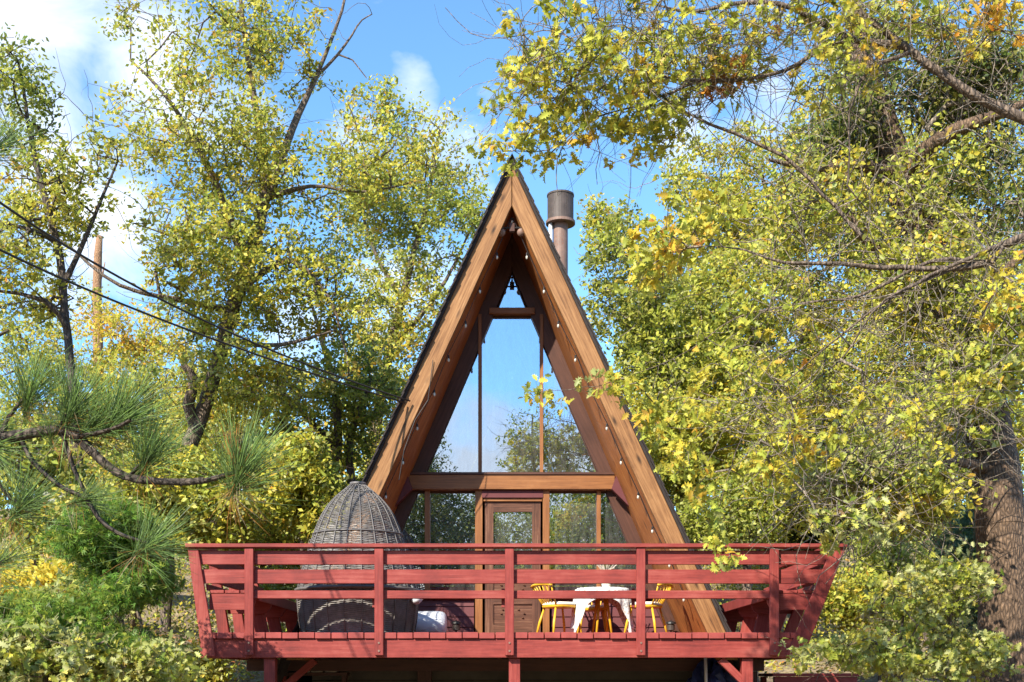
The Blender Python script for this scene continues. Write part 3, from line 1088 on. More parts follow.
def make_chair():
    t = thing('spindle_chair', 'yellow spindle-back chair', 'chair', (0, 0, 0), 'yellow spindle chairs round the deck table')
    # faces +x : back at -x
    mb = MB()
    pl = []
    for k in range(24):
        a = 2 * math.pi * k / 24
        pl.append((0.215 * math.copysign(abs(math.cos(a)) ** 0.7, math.cos(a)), 0.22 * math.copysign(abs(math.sin(a)) ** 0.7, math.sin(a))))
    n = len(pl)
    mb._add([(x * .96, y * .96, 0.40) for x, y in pl] + [(x, y, 0.412) for x, y in pl] + [(x, y, 0.43) for x, y in pl],
            [tuple(range(n - 1, -1, -1)), tuple(range(2 * n, 3 * n))] + [(r * n + i, r * n + (i + 1) % n, (r + 1) * n + (i + 1) % n, (r + 1) * n + i) for r in (0, 1) for i in range(n)])
    mb.build('seat', M['yellow'], t)
    mb = MB()
    mb._add([(x * .93, y * .93, 0.431) for x, y in pl] + [(x * 1.0, y * 1.0, 0.45) for x, y in pl] + [(x * .85, y * .85, 0.478) for x, y in pl],
            [tuple(range(n - 1, -1, -1)), tuple(range(2 * n, 3 * n))] + [(r * n + i, r * n + (i + 1) % n, (r + 1) * n + (i + 1) % n, (r + 1) * n + i) for r in (0, 1) for i in range(n)])
    mb.build('cushion', M['cushion'], t, smooth=True)
    for sx in (-1, 1):
        for sy in (-1, 1):
            MB().tube([(sx * 0.15, sy * 0.15, 0.40), (sx * 0.20, sy * 0.19, 0.2), (sx * 0.235, sy * 0.225, 0.0)], [0.014, 0.019, 0.013], 8).build('leg', M['yellow'], t, smooth=True)
    mb = MB()
    top = []
    for k in range(9):
        a = -1 + 2 * k / 8
        y = 0.27 * a
        x = -0.335 + 0.05 * a * a
        top.append(Vector((x, y, 0.715 - 0.02 * abs(a) ** 3)))
    mb.tube(top, 0.019, 8)
    mb.build('top_rail', M['yellow'], t, smooth=True)
    for k in range(7):
        a = -1 + 2 * k / 6
        p = Vector((-0.185 + 0.03 * a * a, 0.165 * a, 0.43))
        q = Vector((-0.335 + 0.05 * a * a, 0.25 * a, 0.708))
        MB().tube([p, (p + q) / 2 + Vector((-0.008, 0, 0)), q], 0.0125 if abs(a) == 1 else 0.009, 6).build('spindle', M['yellow'], t, smooth=True)
    return t


tcx, tcy = (602 - 512) * 16.35 / F, 16.35
c0 = make_chair()
c0.location = (tcx - 0.60, tcy - 0.10, 0)
c0.rotation_euler = (0, 0, math.radians(30))
c0['label'] = 'yellow spindle chair left of the cloth-covered table, facing right'
dup(c0, (tcx + 0.60, tcy - 0.08, 0), math.pi - math.radians(28), 'yellow spindle chair right of the cloth-covered table, facing left')
dup(c0, (tcx - 0.08, tcy + 0.66, 0), -math.pi / 2, 'yellow spindle chair behind the cloth-covered table')
tb = thing('dining_table', 'small table with splayed yellow legs under a patterned white cloth', 'table', (tcx, tcy, 0))
MB().lathe([(0.0, 0.64), (0.33, 0.64), (0.34, 0.65), (0.34, 0.665), (0.0, 0.668)], (tcx, tcy, 0), 36).build('tabletop', M['yellow'], tb)
for k in range(4):
    a = math.pi / 4 + k * math.pi / 2 + 0.2
    MB().tube([(tcx + 0.06 * math.cos(a), tcy + 0.06 * math.sin(a), 0.64), (tcx + 0.16 * math.cos(a), tcy + 0.16 * math.sin(a), 0.0)], [0.02, 0.016], 8).build('leg', M['yellow'], tb, smooth=True)
# cloth: square sheet draped over the round top, corners hanging to the floor
N = 56
half = 0.80
vs, fs = [], []
for j in range(N + 1):
    for i in range(N + 1):
        u, v = (i / N * 2 - 1) * 0.93, (j / N * 2 - 1) * 0.50
        r = math.hypot(u, v)
        a = math.atan2(v, u)
        Rt = 0.348
        if r <= Rt:
            p = Vector((u, v, 0.675))
        else:
            d = r - Rt
            fold = 0.5 + 0.5 * math.cos(a * 12 + 0.6)
            rr = Rt + 0.025 + d * (0.05 + 0.12 * fold) * (1 if d < 0.2 else 1) - 0.07 * max(0, d - 0.2)
            p = Vector((rr * math.cos(a), rr * math.sin(a), 0.675 - d * 0.955))
            p.z = max(p.z, 0.02 + 0.01 * fold)
        ca, sa = math.cos(0.02), math.sin(0.02)
        vs.append((tcx + p.x * ca - p.y * sa, tcy + p.x * sa + p.y * ca, p.z))
for j in range(N):
    for i in range(N):
        a = j * (N + 1) + i
        fs.append((a, a + 1, a + N + 2, a + N + 1))
mb = MB()
mb._add(vs, fs)
cl = mb.build('tablecloth', M['cloth'], None, smooth=True, origin=(tcx, tcy, 0))
sol = cl.modifiers.new('thickness', 'SOLIDIFY')
sol.thickness = 0.004
tag(cl, 'white printed tablecloth with long corners draped over the deck table', 'tablecloth')
# vase with dried sprays
vx, vy = tcx + 0.06, tcy + 0.05
vs_ = thing('vase', 'white vase of dried cream sprays standing on the tablecloth', 'vase', (vx, vy, 0.68))
MB().lathe([(0.04, 0.681), (0.06, 0.72), (0.065, 0.77), (0.035, 0.86), (0.045, 0.88), (0.03, 0.88), (0.0, 0.78)], (vx, vy, 0), 20).build('body', M['cushion'], vs_, smooth=True)
mb = MB()
for k in range(26):
    a = random.uniform(0, 6.28)
    d = random.uniform(0.05, 0.2)
    e = Vector((vx + d * math.cos(a), vy + d * math.sin(a), 0.9 + random.uniform(0.08, 0.22)))
    mb.tube([(vx, vy, 0.86), (vx * .6 + e.x * .4, vy * .6 + e.y * .4, 0.95), e], [0.003, 0.003, 0.009], 4)
mb.build('dried_stems', M['brick'], vs_)

# ---------------------------------------------------------------- under and beside the deck
bt = thing('tarpaulin', 'crumpled dark blue tarpaulin bundle under the right of the deck', 'tarpaulin', ((712 - 512) * 16.9 / F, 16.9, -1.4))
mb = MB()
cx, cy, cz = (712 - 512) * 16.4 / F, 16.4, -0.85
vs, fs = [], []
nu, nv = 28, 18
for j in range(nv + 1):
    for i in range(nu):
        th, ph = math.pi * j / nv, 2 * math.pi * i / nu
        r = 1 + 0.10 * math.sin(ph * 5 + th * 3) + 0.09 * math.sin(ph * 9 - th * 7) + random.uniform(-0.03, 0.03)
        vs.append((cx + 0.36 * r * math.sin(th) * math.cos(ph), cy + 0.32 * r * math.sin(th) * math.sin(ph), cz + 0.5 * r * math.cos(th)))
for j in range(nv):
    for i in range(nu):
        fs.append((j * nu + i, j * nu + (i + 1) % nu, (j + 1) * nu + (i + 1) % nu, (j + 1) * nu + i))
mb._add(vs, fs)
mb.build('sheet', M['blue'], bt)
pp = MB().tube([P(705.5, 658, 16.0), P(707, 720, 16.0)], 0.022, 10)
pp.tube([P(707, 720, 16.0), P(709, 733, 16.0)], 0.022, 10)
tag(pp.build('drain_pipe', M['white'], None, smooth=True, origin=P(706, 700, 16.0)), 'thin white pipe standing before the blue tarpaulin', 'pipe')
# pale blocks stacked under the left of the deck
for k, (px, label) in enumerate(((305, 'pale concrete block under the deck, left one'), (318, 'pale concrete block under the deck, middle one'), (332, 'pale concrete block under the deck, right one'))):
    y = 16.85
    x = (px - 512) * y / F
    z0 = CZ + (HY - 672.5) * y / F
    mb = MB()
    mb.box(x - 0.085, x + 0.085, y - 0.1, y + 0.1, z0, z0 + 0.12)
    mb.box(x - 0.05, x + 0.05, y - 0.105, y - 0.1005, z0 + 0.03, z0 + 0.09)
    tag(mb.build('concrete_block', M['brick'], None, bevel=0.008, origin=(x, y, z0)), label, 'concrete block', 'pale blocks on a shelf under the deck')
sh = thing('shelf', 'rough timber shelf carrying pale blocks under the deck', 'shelf', (-2.75, 16.85, -1))
z0 = CZ + (HY - 672.5) * 16.85 / F
MB().box(-3.2, -2.35, 16.72, 17.0, z0 - 0.045, z0 - 0.002).build('board', M['darktrim'], sh)
for x in (-3.15, -2.4):
    MB().box(x - 0.03, x + 0.03, 16.76, 16.96, float(gz(x, 16.9)) - 0.2, z0 - 0.047).build('leg', M['darktrim'], sh)
# low red landing and steps right of the deck
ld = thing('landing', 'low red timber landing with a pale edge right of the deck', 'landing', (4.35, 17.4, -0.9))
mb = MB()
for k in range(6):
    mb.box(3.75, 5.0, 16.9 + k * 0.17, 17.06 + k * 0.17, -0.545, -0.50, (1, 0, 0))
mb.build('boards', M['redtop'], ld, bevel=0.005)
MB().box(3.78, 4.97, 16.92, 16.96, -0.72, -0.548).build('riser', M['red'], ld)
for x in (3.82, 4.9):
    for y in (16.98, 17.85):
        MB().box(x - 0.04, x + 0.04, y - 0.04, y + 0.04, float(gz(x, y)) - 0.3, -0.548).build('leg', M['red'], ld)

# overhead service cables
for a, b_, c_, r, label in (
        ((-70, 150, 9.5), (180, 309, 13.0), (410, 401, YB - 0.06), 0.012, 'upper black service cable sloping down to the left gable board'),
        ((-70, 213, 9.5), (165, 321, 12.6), (405, 403, YB - 0.06), 0.012, 'lower black service cable sloping down to the left gable board')):
    A, Bm, Cc = P(*a), P(*b_), P(*c_)
    pts = []
    for i in range(33):
        t = i / 32
        pts.append(A * (1 - t) * (1 - 2 * t) + Bm * 4 * t * (1 - t) + Cc * t * (2 * t - 1))
    ob = MB().tube(pts, r, 6).build('power_cable', M['cable'], None, smooth=True, origin=Cc)
    tag(ob, label, 'cable', 'service cables to the cabin')
# bare snag
mb = MB()
mb.tube([P(99, 420, 38), P(98, 340, 38), P(97, 290, 38), P(98, 255, 38), P(99.5, 236, 38)], [0.22, 0.16, 0.145, 0.13, 0.10], 10)
mb.tube([P(97, 290, 38), P(103, 272, 38), P(105, 262, 38)], [0.06, 0.03, 0.015], 6)
tag(mb.build('dead_trunk', M['snag'], None, smooth=True, origin=P(99, 420, 38)), 'bare orange-brown dead trunk standing against the sky at far left', 'dead tree')

# ---------------------------------------------------------------- trees
PAL = {
    'green': (0.16, 0.225, 0.035), 'lime': (0.37, 0.42, 0.065), 'yellowgreen': (0.50, 0.49, 0.075), 'yellow': (0.68, 0.52, 0.06),
    'orange': (0.64, 0.28, 0.04), 'rust': (0.42, 0.16, 0.05), 'olive': (0.22, 0.21, 0.05), 'pale': (0.46, 0.47, 0.21),
    'fresh': (0.14, 0.28, 0.035), 'juniper': (0.13, 0.20, 0.11), 'dark': (0.055, 0.085, 0.03), 'brown': (0.30, 0.19, 0.09),
}
MIX_MAIN = [('lime', 4), ('yellowgreen', 6), ('yellow', 2.3), ('green', 1.6), ('olive', 1.2), ('orange', 0.3), ('pale', 1.0), ('brown', .3)]
MIX_GREEN = [('green', 2.4), ('lime', 4.5), ('olive', 2), ('yellowgreen', 2.5), ('pale', 1), ('dark', .6)]
MIX_YEL = [('yellowgreen', 5), ('yellow', 2.2), ('lime', 4.5), ('orange', .3), ('green', 1.5), ('pale', 1.5)]
MIX_NEAR = [('yellowgreen', 7), ('lime', 5), ('yellow', 3.0), ('green', 1.2), ('orange', .5)]
MIX_ORANGE = [('yellow', 6), ('orange', 1.8), ('yellowgreen', 4), ('rust', .2)]
MIX_PALE = [('pale', 5), ('lime', 3), ('yellowgreen', 3), ('green', 2), ('yellow', .8), ('brown', .4)]
MIX_OLIVE = [('olive', 5), ('dark', 2.5), ('green', 2)]
MIX_FRESH = [('fresh', 6), ('green', 3), ('lime', 1.6), ('yellowgreen', .5), ('dark', 2)]
MIX_JUN = [('juniper', 6), ('green', 1), ('dark', 1)]
MIX_DARK = [('dark', 6), ('green', 2), ('olive', 2)]
MIX_RUST = [('rust', 4), ('orange', 3), ('brown', 2)]


def leaf_template(kind):
    if kind == 'quad':         # small leaf: one kite
        return np.array([(0, -.5, 0), (.27, 0.02, .05), (0, .5, 0), (-.27, 0.02, .05)]), [(0, 1, 2, 3)]
    if kind == 'fold':         # folded pointed leaf
        v = [(0, -.5, 0), (.24, -.16, .07), (.26, .16, .07), (0, .5, 0), (-.26, .16, .07), (-.24, -.16, .07)]
        return np.array(v), [(0, 1, 2, 3), (0, 3, 4, 5)]
    if kind == 'lobed':        # oak leaf: lobes either side of a bent midrib
        right = [(.05, -.36), (.24, -.40), (.12, -.20), (.36, -.12), (.17, .02), (.40, .20), (.16, .20), (.17, .40)]
        v = [(0, -.55, 0)]
        for x, y in right:
            v.append((x, y, abs(x) * .35 - .25 * y * y))
        v.append((0, .55, -.09))
        for x, y in reversed(right):
            v.append((-x, y, abs(x) * .35 - .25 * y * y))
        v += [(0, -.2, 0), (0, .02, 0), (0, .2, -.01)]
        # quads/tris from the midrib
        n = 8
        f = [(0, 1, 18), (1, 2, 3, 18), (18, 3, 19), (3, 4, 5, 19), (19, 5, 20), (5, 6, 7, 20), (20, 7, 9), (7, 8, 9)]
        mir = {i: (0 if i == 0 else (9 if i == 9 else (i if i >= 18 else 18 - i))) for i in range(21)}
        f2 = [tuple(mir[i] for i in reversed(q)) for q in f]
        return np.array(v), f + f2
    if kind == 'spray':        # short feathery conifer spray: three narrow blades
        v, f = [], []
        for a in (-.6, 0, .6):
            c, s = math.cos(a), math.sin(a)
            b = len(v)
            for x, y in ((-.05, 0), (0, -.1), (.05, 0), (0, .6)):
                v.append((x * c - y * s, x * s + y * c, 0.12 * abs(a)))
            f.append((b, b + 1, b + 2, b + 3))
        return np.array(v), f


def rand_frames(n, rng, up=0.5, bias=None):
    nrm = rng.normal(size=(n, 3))
    nrm /= np.linalg.norm(nrm, axis=1)[:, None]
    # leaves turn their blades to the light
    nrm += np.array([0, 0, up * 0.5]) + np.array(to_sun) * 0.75
    if bias is not None:
        nrm += np.array(bias)
    nrm /= np.linalg.norm(nrm, axis=1)[:, None]
    t = rng.normal(size=(n, 3))
    t[:, 2] -= 0.4
    t -= nrm * (t * nrm).sum(1)[:, None]
    t /= np.linalg.norm(t, axis=1)[:, None]
    b = np.cross(nrm, t)
    return b, t, nrm            # x, y, z of the leaf


def mix_colours(n, mix, rng, cluster_ids=None, jitter=0.16):
    names = [m_[0] for m_ in mix]
    w = np.array([m_[1] for m_ in mix], float)
    w /= w.sum()
    cols = np.array([PAL[k] for k in names])
    pick = rng.choice(len(names), size=n, p=w)
    c = cols[pick]
    if cluster_ids is not None:
        nc = cluster_ids.max() + 1
        cp = cols[rng.choice(len(names), size=nc, p=w)]
        k = rng.uniform(0.25, 0.65, size=(n, 1))
        c = c * (1 - k) + cp[cluster_ids] * k
    c = c * np.exp(rng.normal(0, jitter, size=(n, 1)))
    return np.clip(c, 0.01, 0.85)


def leaf_mesh(name, pos, size, cols, kind, mat, rng, parent=None, origin=None, up=0.5, bias=None, frames=None):
    n = len(pos)
    tv, tf = leaf_template(kind)
    bx, ty, nzv = frames if frames is not None else rand_frames(n, rng, up, bias)
    size = np.asarray(size).reshape(-1, 1, 1) * np.ones((n, 1, 1))
    V = (tv[None, :, 0:1] * bx[:, None, :] + tv[None, :, 1:2] * ty[:, None, :] + tv[None, :, 2:3] * nzv[:, None, :]) * size + pos[:, None, :]
    org = np.array(origin if origin is not None else (0, 0, 0), float)
    V = (V - org).reshape(-1, 3)
    k = len(tv)
    loops, sizes = [], []
    base = np.arange(n)[:, None] * k
    per = np.concatenate([np.array(f) for f in tf])
    L = (base + per[None, :]).reshape(-1)
    sz = np.tile(np.array([len(f) for f in tf]), n)
    me = bpy.data.meshes.new(name)
    me.vertices.add(len(V))
    me.vertices.foreach_set('co', V.astype(np.float32).ravel())
    me.loops.add(len(L))
    me.loops.foreach_set('vertex_index', L.astype(np.int32))
    me.polygons.add(len(sz))
    st = np.concatenate([[0], np.cumsum(sz)[:-1]])
    me.polygons.foreach_set('loop_start', st.astype(np.int32))
    me.update(calc_edges=True)
    a = me.attributes.new('leaf_colour', 'FLOAT_COLOR', 'FACE')
    fc = np.repeat(cols, len(tf), axis=0)
    fc = np.concatenate([fc, np.ones((len(fc), 1))], 1)
    a.data.foreach_set('color', fc.astype(np.float32).ravel())
    me.materials.append(mat)
    o = bpy.data.objects.new(name, me)
    COL.objects.link(o)
    if parent:
        o.parent = parent
    else:
        o.location = org
    return o


def segs_mesh(name, A, B, ra, rb, mat, parent=None, origin=(0, 0, 0), sides=None):
    """many tapered limbs as one wood mesh; thick ones get more sides"""
    A, B, ra, rb = map(np.asarray, (A, B, ra, rb))
    org = np.array(origin, float)
    allV, allL, off = [], [], 0
    for lo, hi, n in ((0, 0.012, 3), (0.012, 0.05, 5), (0.05, 9, 12)):
        mk = (ra >= lo) & (ra < hi)
        if not mk.any():
            continue
        a, b, r0, r1 = A[mk], B[mk], ra[mk], rb[mk]
        d = b - a
        ln = np.linalg.norm(d, axis=1)[:, None] + 1e-9
        d = d / ln
        ref = np.where(np.abs(d[:, 2:3]) < 0.9, np.array([[0, 0, 1.0]]), np.array([[1.0, 0, 0]]))
        u = np.cross(d, ref)
        u /= np.linalg.norm(u, axis=1)[:, None]
        w = np.cross(d, u)
        ang = np.arange(n) * 2 * np.pi / n
        ring = u[:, None, :] * np.cos(ang)[None, :, None] + w[:, None, :] * np.sin(ang)[None, :, None]
        ext = d * (r0[:, None] * 0.35)
        V = np.concatenate([(a - ext)[:, None, :] + ring * r0[:, None, None], (b + ext)[:, None, :] + ring * r1[:, None, None]], 1)
        k = 2 * n
        i = np.arange(n)
        quad = np.stack([i, i + n, (i + 1) % n + n, (i + 1) % n], -1).reshape(-1)
        Lp = (np.arange(len(a))[:, None] * k + quad[None, :]).reshape(-1) + off
        allV.append(V.reshape(-1, 3))
        allL.append(Lp)
        off += len(a) * k
    V = np.concatenate(allV) - org
    L = np.concatenate(allL)
    me = bpy.data.meshes.new(name)
    me.vertices.add(len(V))
    me.vertices.foreach_set('co', V.astype(np.float32).ravel())
    me.loops.add(len(L))
    me.loops.foreach_set('vertex_index', L.astype(np.int32))
    npoly = len(L) // 4
    me.polygons.add(npoly)
    me.polygons.foreach_set('loop_start', (np.arange(npoly) * 4).astype(np.int32))
    me.polygons.foreach_set('use_smooth', np.ones(npoly, dtype=bool))
    me.update(calc_edges=True)
    me.materials.append(mat)
    o = bpy.data.objects.new(name, me)
    COL.objects.link(o)
    if parent:
        o.parent = parent
    else:
        o.location = org
    return o


def spline(pts, rad, step):
    """Catmull-Rom through 3-D points with radii"""
    pts = [np.array(p, float) for p in pts]
    out, orad = [], []
    P_ = [2 * pts[0] - pts[1]] + pts + [2 * pts[-1] - pts[-2]]
    for i in range(1, len(P_) - 2):
        p0, p1, p2, p3 = P_[i - 1:i + 3]
        n = max(2, int(np.linalg.norm(p2 - p1) / step))
        for k in range(n):
            t = k / n
            out.append(0.5 * ((2 * p1) + (-p0 + p2) * t + (2 * p0 - 5 * p1 + 4 * p2 - p3) * t * t + (-p0 + 3 * p1 - 3 * p2 + p3) * t ** 3))
            orad.append(rad[i - 1] * (1 - t) + rad[i] * t)
    out.append(pts[-1])
    orad.append(rad[-1])
    return out, orad


def tree(name, label, cat, limbs, blobs, leaf, seed, kind='quad', per=34, spread=0.28, mixd=MIX_MAIN, mat='bark', group=None,
         r0=0.0042, bare=0, bare_len=1.1, jag=0.07, step=0.3, up=0.45, twig_mat=None, gap=0.0, parts=('trunk', 'crown'), leafmat_='leaf', maxr=0.09, world=False, dens=1.45, bare_r=1.0, bare_from=None):
    """limbs: list of [(px, py, Y, r), ...]; blobs: (px, py, Y, rx, ry, rY(m), clusters[, mix]) ellipsoids in picture units at depth Y"""
    rng = np.random.default_rng(seed)
    nodes, par, rad = [], [], []
    A, B, RA, RB = [], [], [], []
    base = None
    for li, lb in enumerate(limbs):
        pts = [tuple(q[:3]) if world else tuple(P(q[0], q[1], q[2])) for q in lb]
        if base is None:
            base = pts[0]
        sp, sr = spline(pts, [q[3] for q in lb], step)
        sp = [p + rng.normal(0, 0.25 * jag * step, 3) for p in sp]
        prev = None
        for p, r in zip(sp, sr):
            nodes.append(p)
            rad.append(r)
            par.append(-2 if prev is None else prev)
            prev = len(nodes) - 1
    nl = len(nodes)
    att, mixes = [], []
    ci = 0
    for bl in blobs:
        px, py, Yd, rx, ry, rY, nn = bl[:7]
        nn = int(nn * dens)
        mx_ = bl[7] if len(bl) > 7 else mixd
        c = np.array((px, Yd, py)) if world else np.array(P(px, py, Yd))
        s_ = 1.0 if world else Yd / F
        u = rng.normal(size=(nn, 3))
        u /= np.linalg.norm(u, axis=1)[:, None]
        u *= (rng.uniform(0.0, 1, size=(nn, 1)) ** 0.42)
        p = c + u * np.array([rx * s_, rY, ry * s_])
        if gap:
            f = np.sin(p[:, 0] * 2.1 + seed) * np.sin(p[:, 1] * 1.7 + 2 * seed) + np.sin(p[:, 2] * 2.6 + 3 * seed)
            p = p[f > -1.3 + gap]
        att.append(p)
        mixes += [mx_] * len(p)
    att = np.concatenate(att)
    # keep clear of the cabin and the deck
    hx = np.abs(att[:, 0])
    inside = ((hx < K * (ZA - att[:, 2]) + 0.35) & (att[:, 1] > YB - 0.3) & (att[:, 1] < 27.4)) | ((att[:, 1] > YF - 0.3) & (att[:, 1] < YW) & (hx < 4.25) & (att[:, 2] < 1.35))
    inside |= att[:, 2] < gz(att[:, 0], att[:, 1]) + 0.05
    att, mixes = att[~inside], [m_ for m_, k in zip(mixes, ~inside) if k]
    # twigs reach every leaf cluster
    NB = np.zeros((nl + len(att) * 12, 3))
    NB[:nl] = np.array(nodes)
    cnt = nl
    dlimb = np.array([np.min(np.sum((NB[:nl] - p) ** 2, 1)) for p in att])
    order = np.argsort(dlimb)
    tips = {}
    for ai in order:
        p = att[ai]
        d2 = np.sum((NB[:cnt] - p) ** 2, 1)
        j = int(np.argmin(d2))
        d = math.sqrt(d2[j])
        n = min(11, max(1, int(d / step)))
        a = NB[j].copy()
        sag = rng.normal(0, 0.12 * d, 3)
        prev = j
        for k in range(1, n + 1):
            t = k / n
            q = a * (1 - t) + p * t + sag * math.sin(math.pi * t) + (rng.normal(0, jag * step, 3) if k < n else 0)
            NB[cnt] = q
            par.append(prev)
            rad.append(0)
            prev = cnt
            cnt += 1
        tips[ai] = prev
    NB = NB[:cnt]
    par = np.array(par)
    load = np.zeros(cnt)
    for ai, k in tips.items():
        load[k] += 1
    for i in range(cnt - 1, nl - 1, -1):
        if par[i] >= nl:
            load[par[i]] += load[i]
    rr = np.array(rad, float)
    rr[nl:] = np.minimum(r0 * np.maximum(load[nl:], 1) ** 0.46, maxr)
    for i in range(nl):
        if par[i] >= 0:
            A.append(NB[par[i]]); B.append(NB[i]); RA.append(rr[par[i]]); RB.append(rr[i])
    for i in range(nl, cnt):
        pr = rr[par[i]] if par[i] >= nl else rr[i] * 1.15
        A.append(NB[par[i]]); B.append(NB[i]); RA.append(min(pr, rr[i] * 1.6)); RB.append(rr[i])
    # bare curly twigs
    for k in range(bare):
        j = rng.integers(0, cnt)
        p = NB[j].copy()
        if bare_from is not None and p[0] < bare_from and not (p[2] > 4.1 and p[0] > 0.0):
            continue
        d = rng.normal(size=3)
        d /= np.linalg.norm(d)
        nst = int(rng.integers(4, 10))
        curl = rng.normal(0, 0.35, 3)
        r = r0 * rng.uniform(1.0, 2.2) * bare_r
        for i in range(nst):
            q = p + d * bare_len / 9
            A.append(p); B.append(q); RA.append(r); RB.append(r * 0.86)
            r *= 0.86
            d = d + curl * 0.5 + rng.normal(0, 0.28, 3)
            d /= np.linalg.norm(d)
            if rng.random() < 0.2:
                curl = rng.normal(0, 0.35, 3)
            p = q
    root = thing(name, label, cat, base, group)
    RA, RB = np.array(RA), np.array(RB)
    if twig_mat:
        A, B = np.array(A), np.array(B)
        th = np.arange(len(RA)) < nl - len(limbs)
        segs_mesh(parts[0], A[th], B[th], RA[th], RB[th], M[mat], root, base)
        segs_mesh('twigs', A[~th], B[~th], RA[~th], RB[~th], M[twig_mat], root, base)
    else:
        segs_mesh(parts[0], A, B, RA, RB, M[mat], root, base)
    # leaves
    ids = np.repeat(np.arange(len(att)), per)
    sc = rng.uniform(0.55, 1.35, size=len(att))
    off = rng.normal(size=(len(ids), 3))
    off *= (np.abs(rng.normal(0, 1, size=(len(ids), 1))) * 0.35 + 0.55) / np.linalg.norm(off, axis=1)[:, None]
    off *= np.array([1, 1, 0.72])
    pos = att[ids] + off * spread * sc[ids][:, None]
    cols = np.zeros((len(ids), 3))
    keys = {}
    for i, m_ in enumerate(mixes):
        keys.setdefault(id(m_), (m_, []))[1].append(i)
    for m_, lst in keys.values():
        mk = np.isin(ids, lst)
        cols[mk] = mix_colours(int(mk.sum()), m_, rng, ids[mk])
    sizes = leaf * rng.uniform(0.6, 1.25, size=len(ids))
    leaf_mesh(parts[1], pos, sizes, cols, kind, M[leafmat_], rng, root, base, up)
    return root


def t_():
    pass


# --- left side
tree('oak_tree', 'large leaning oak with dark forked trunk and sparse yellow-green crown left of the cabin', 'tree',
     [[(120, 640, 22, .24), (168, 500, 22, .17), (198, 425, 22, .145), (220, 355, 22, .13), (232, 310, 22, .14), (247, 265, 22, .13), (263, 205, 22, .11), (262, 150, 22, .08), (248, 60, 22, .05), (235, -40, 22, .03)],
      [(196, 430, 22, .10), (188, 405, 21.8, .11), (194, 380, 21.7, .09), (183, 365, 21.6, .06)],
      [(247, 265, 22, .11), (232, 225, 21.6, .09), (205, 160, 21.3, .06), (165, 95, 21, .035), (130, 60, 21, .02)],
      [(263, 205, 22, .10), (292, 130, 22.3, .07), (318, 72, 22.5, .045), (342, 10, 22.5, .03), (350, -30, 22.5, .02)],
      [(315, 78, 22.5, .035), (338, 55, 22.5, .028), (352, 35, 22.5, .02), (362, 20, 22.5, .014), (372, 14, 22.5, .01)],
      [(338, 55, 22.5, .02), (352, 60, 22.5, .014), (366, 78, 22.5, .01)],
      [(263, 200, 22, .06), (310, 186, 21.5, .035), (360, 192, 21.5, .024), (425, 180, 21.5, .012)],
      [(232, 310, 22, .07), (180, 300, 21.5, .05), (120, 285, 21, .035), (60, 240, 21, .02)],
      [(225, 340, 22, .06), (280, 345, 21.5, .04), (335, 330, 21.5, .02)],
      [(238, 290, 22, .07), (290, 260, 21.7, .05), (330, 300, 21.7, .03), (345, 350, 21.7, .02)]],
     [(150, 55, 21, 55, 45, 1.6, 46), (245, 35, 22, 75, 65, 1.8, 120), (205, 140, 21.5, 105, 70, 2.0, 190), (305, 55, 22.5, 35, 60, 1, 16),
      (290, 205, 22, 105, 62, 2.0, 170), (195, 240, 21, 60, 50, 1.8, 100, MIX_YEL), (250, 290, 22, 105, 60, 2.0, 170), (380, 165, 21.7, 65, 52, 1.3, 66),
      (210, 355, 22, 95, 55, 2.0, 150, MIX_YEL), (330, 320, 22, 75, 60, 1.6, 110), (270, 380, 22, 60, 40, 1.6, 60, MIX_YEL)],
     0.10, 3, per=26, spread=0.23, dens=1.6, bare=240, bare_len=1.6, gap=0.5, mat='bark')
tree('oak_tree', 'slim oak with thin crown rising just behind the left roof slope', 'tree',
     [[(392, 640, 30, .22), (372, 500, 30, .17), (380, 400, 30, .14), (402, 300, 30, .10), (425, 210, 30, .06), (440, 130, 30, .025)],
      [(390, 350, 30, .08), (440, 290, 29.5, .05), (475, 220, 29.5, .02)], [(402, 300, 30, .07), (370, 240, 30, .04), (350, 150, 30, .02)]],
     [(405, 225, 30, 65, 60, 2, 120, MIX_GREEN), (445, 165, 30, 42, 48, 1.6, 46, MIX_MAIN), (470, 230, 29.5, 38, 42, 1.5, 50, MIX_GREEN), (395, 330, 30, 65, 70, 2, 120),
      (385, 110, 30, 50, 22, 1.3, 24), (360, 190, 30, 40, 60, 1.6, 50), (380, 420, 29, 45, 60, 2, 90)],
     0.12, 5, per=27, spread=0.28, dens=2.3, bare=120, gap=0.3, mat='bark')
tree('oak_tree', 'bushy twin-stemmed oak behind the wicker daybed', 'tree',
     [[(335, 620, 25, .14), (333, 500, 25, .11), (338, 430, 25, .09), (330, 370, 25, .07), (310, 300, 25, .03)],
      [(345, 615, 25, .12), (352, 500, 25, .09), (350, 440, 25, .075), (372, 380, 25, .06)],
      [(338, 450, 25, .08), (290, 400, 24.5, .05), (250, 360, 24.5, .02)]],
     [(300, 420, 25, 75, 60, 2, 190, MIX_MAIN), (360, 400, 25, 50, 62, 2, 110, MIX_GREEN), (250, 470, 24, 85, 50, 2, 190, MIX_YEL), (340, 500, 26.5, 70, 40, 1, 90, MIX_GREEN), (215, 420, 25, 60, 50, 1.6, 90)],
     0.108, 6, per=27, spread=0.24, dens=1.9, bare=160, gap=0.35, mat='bark')
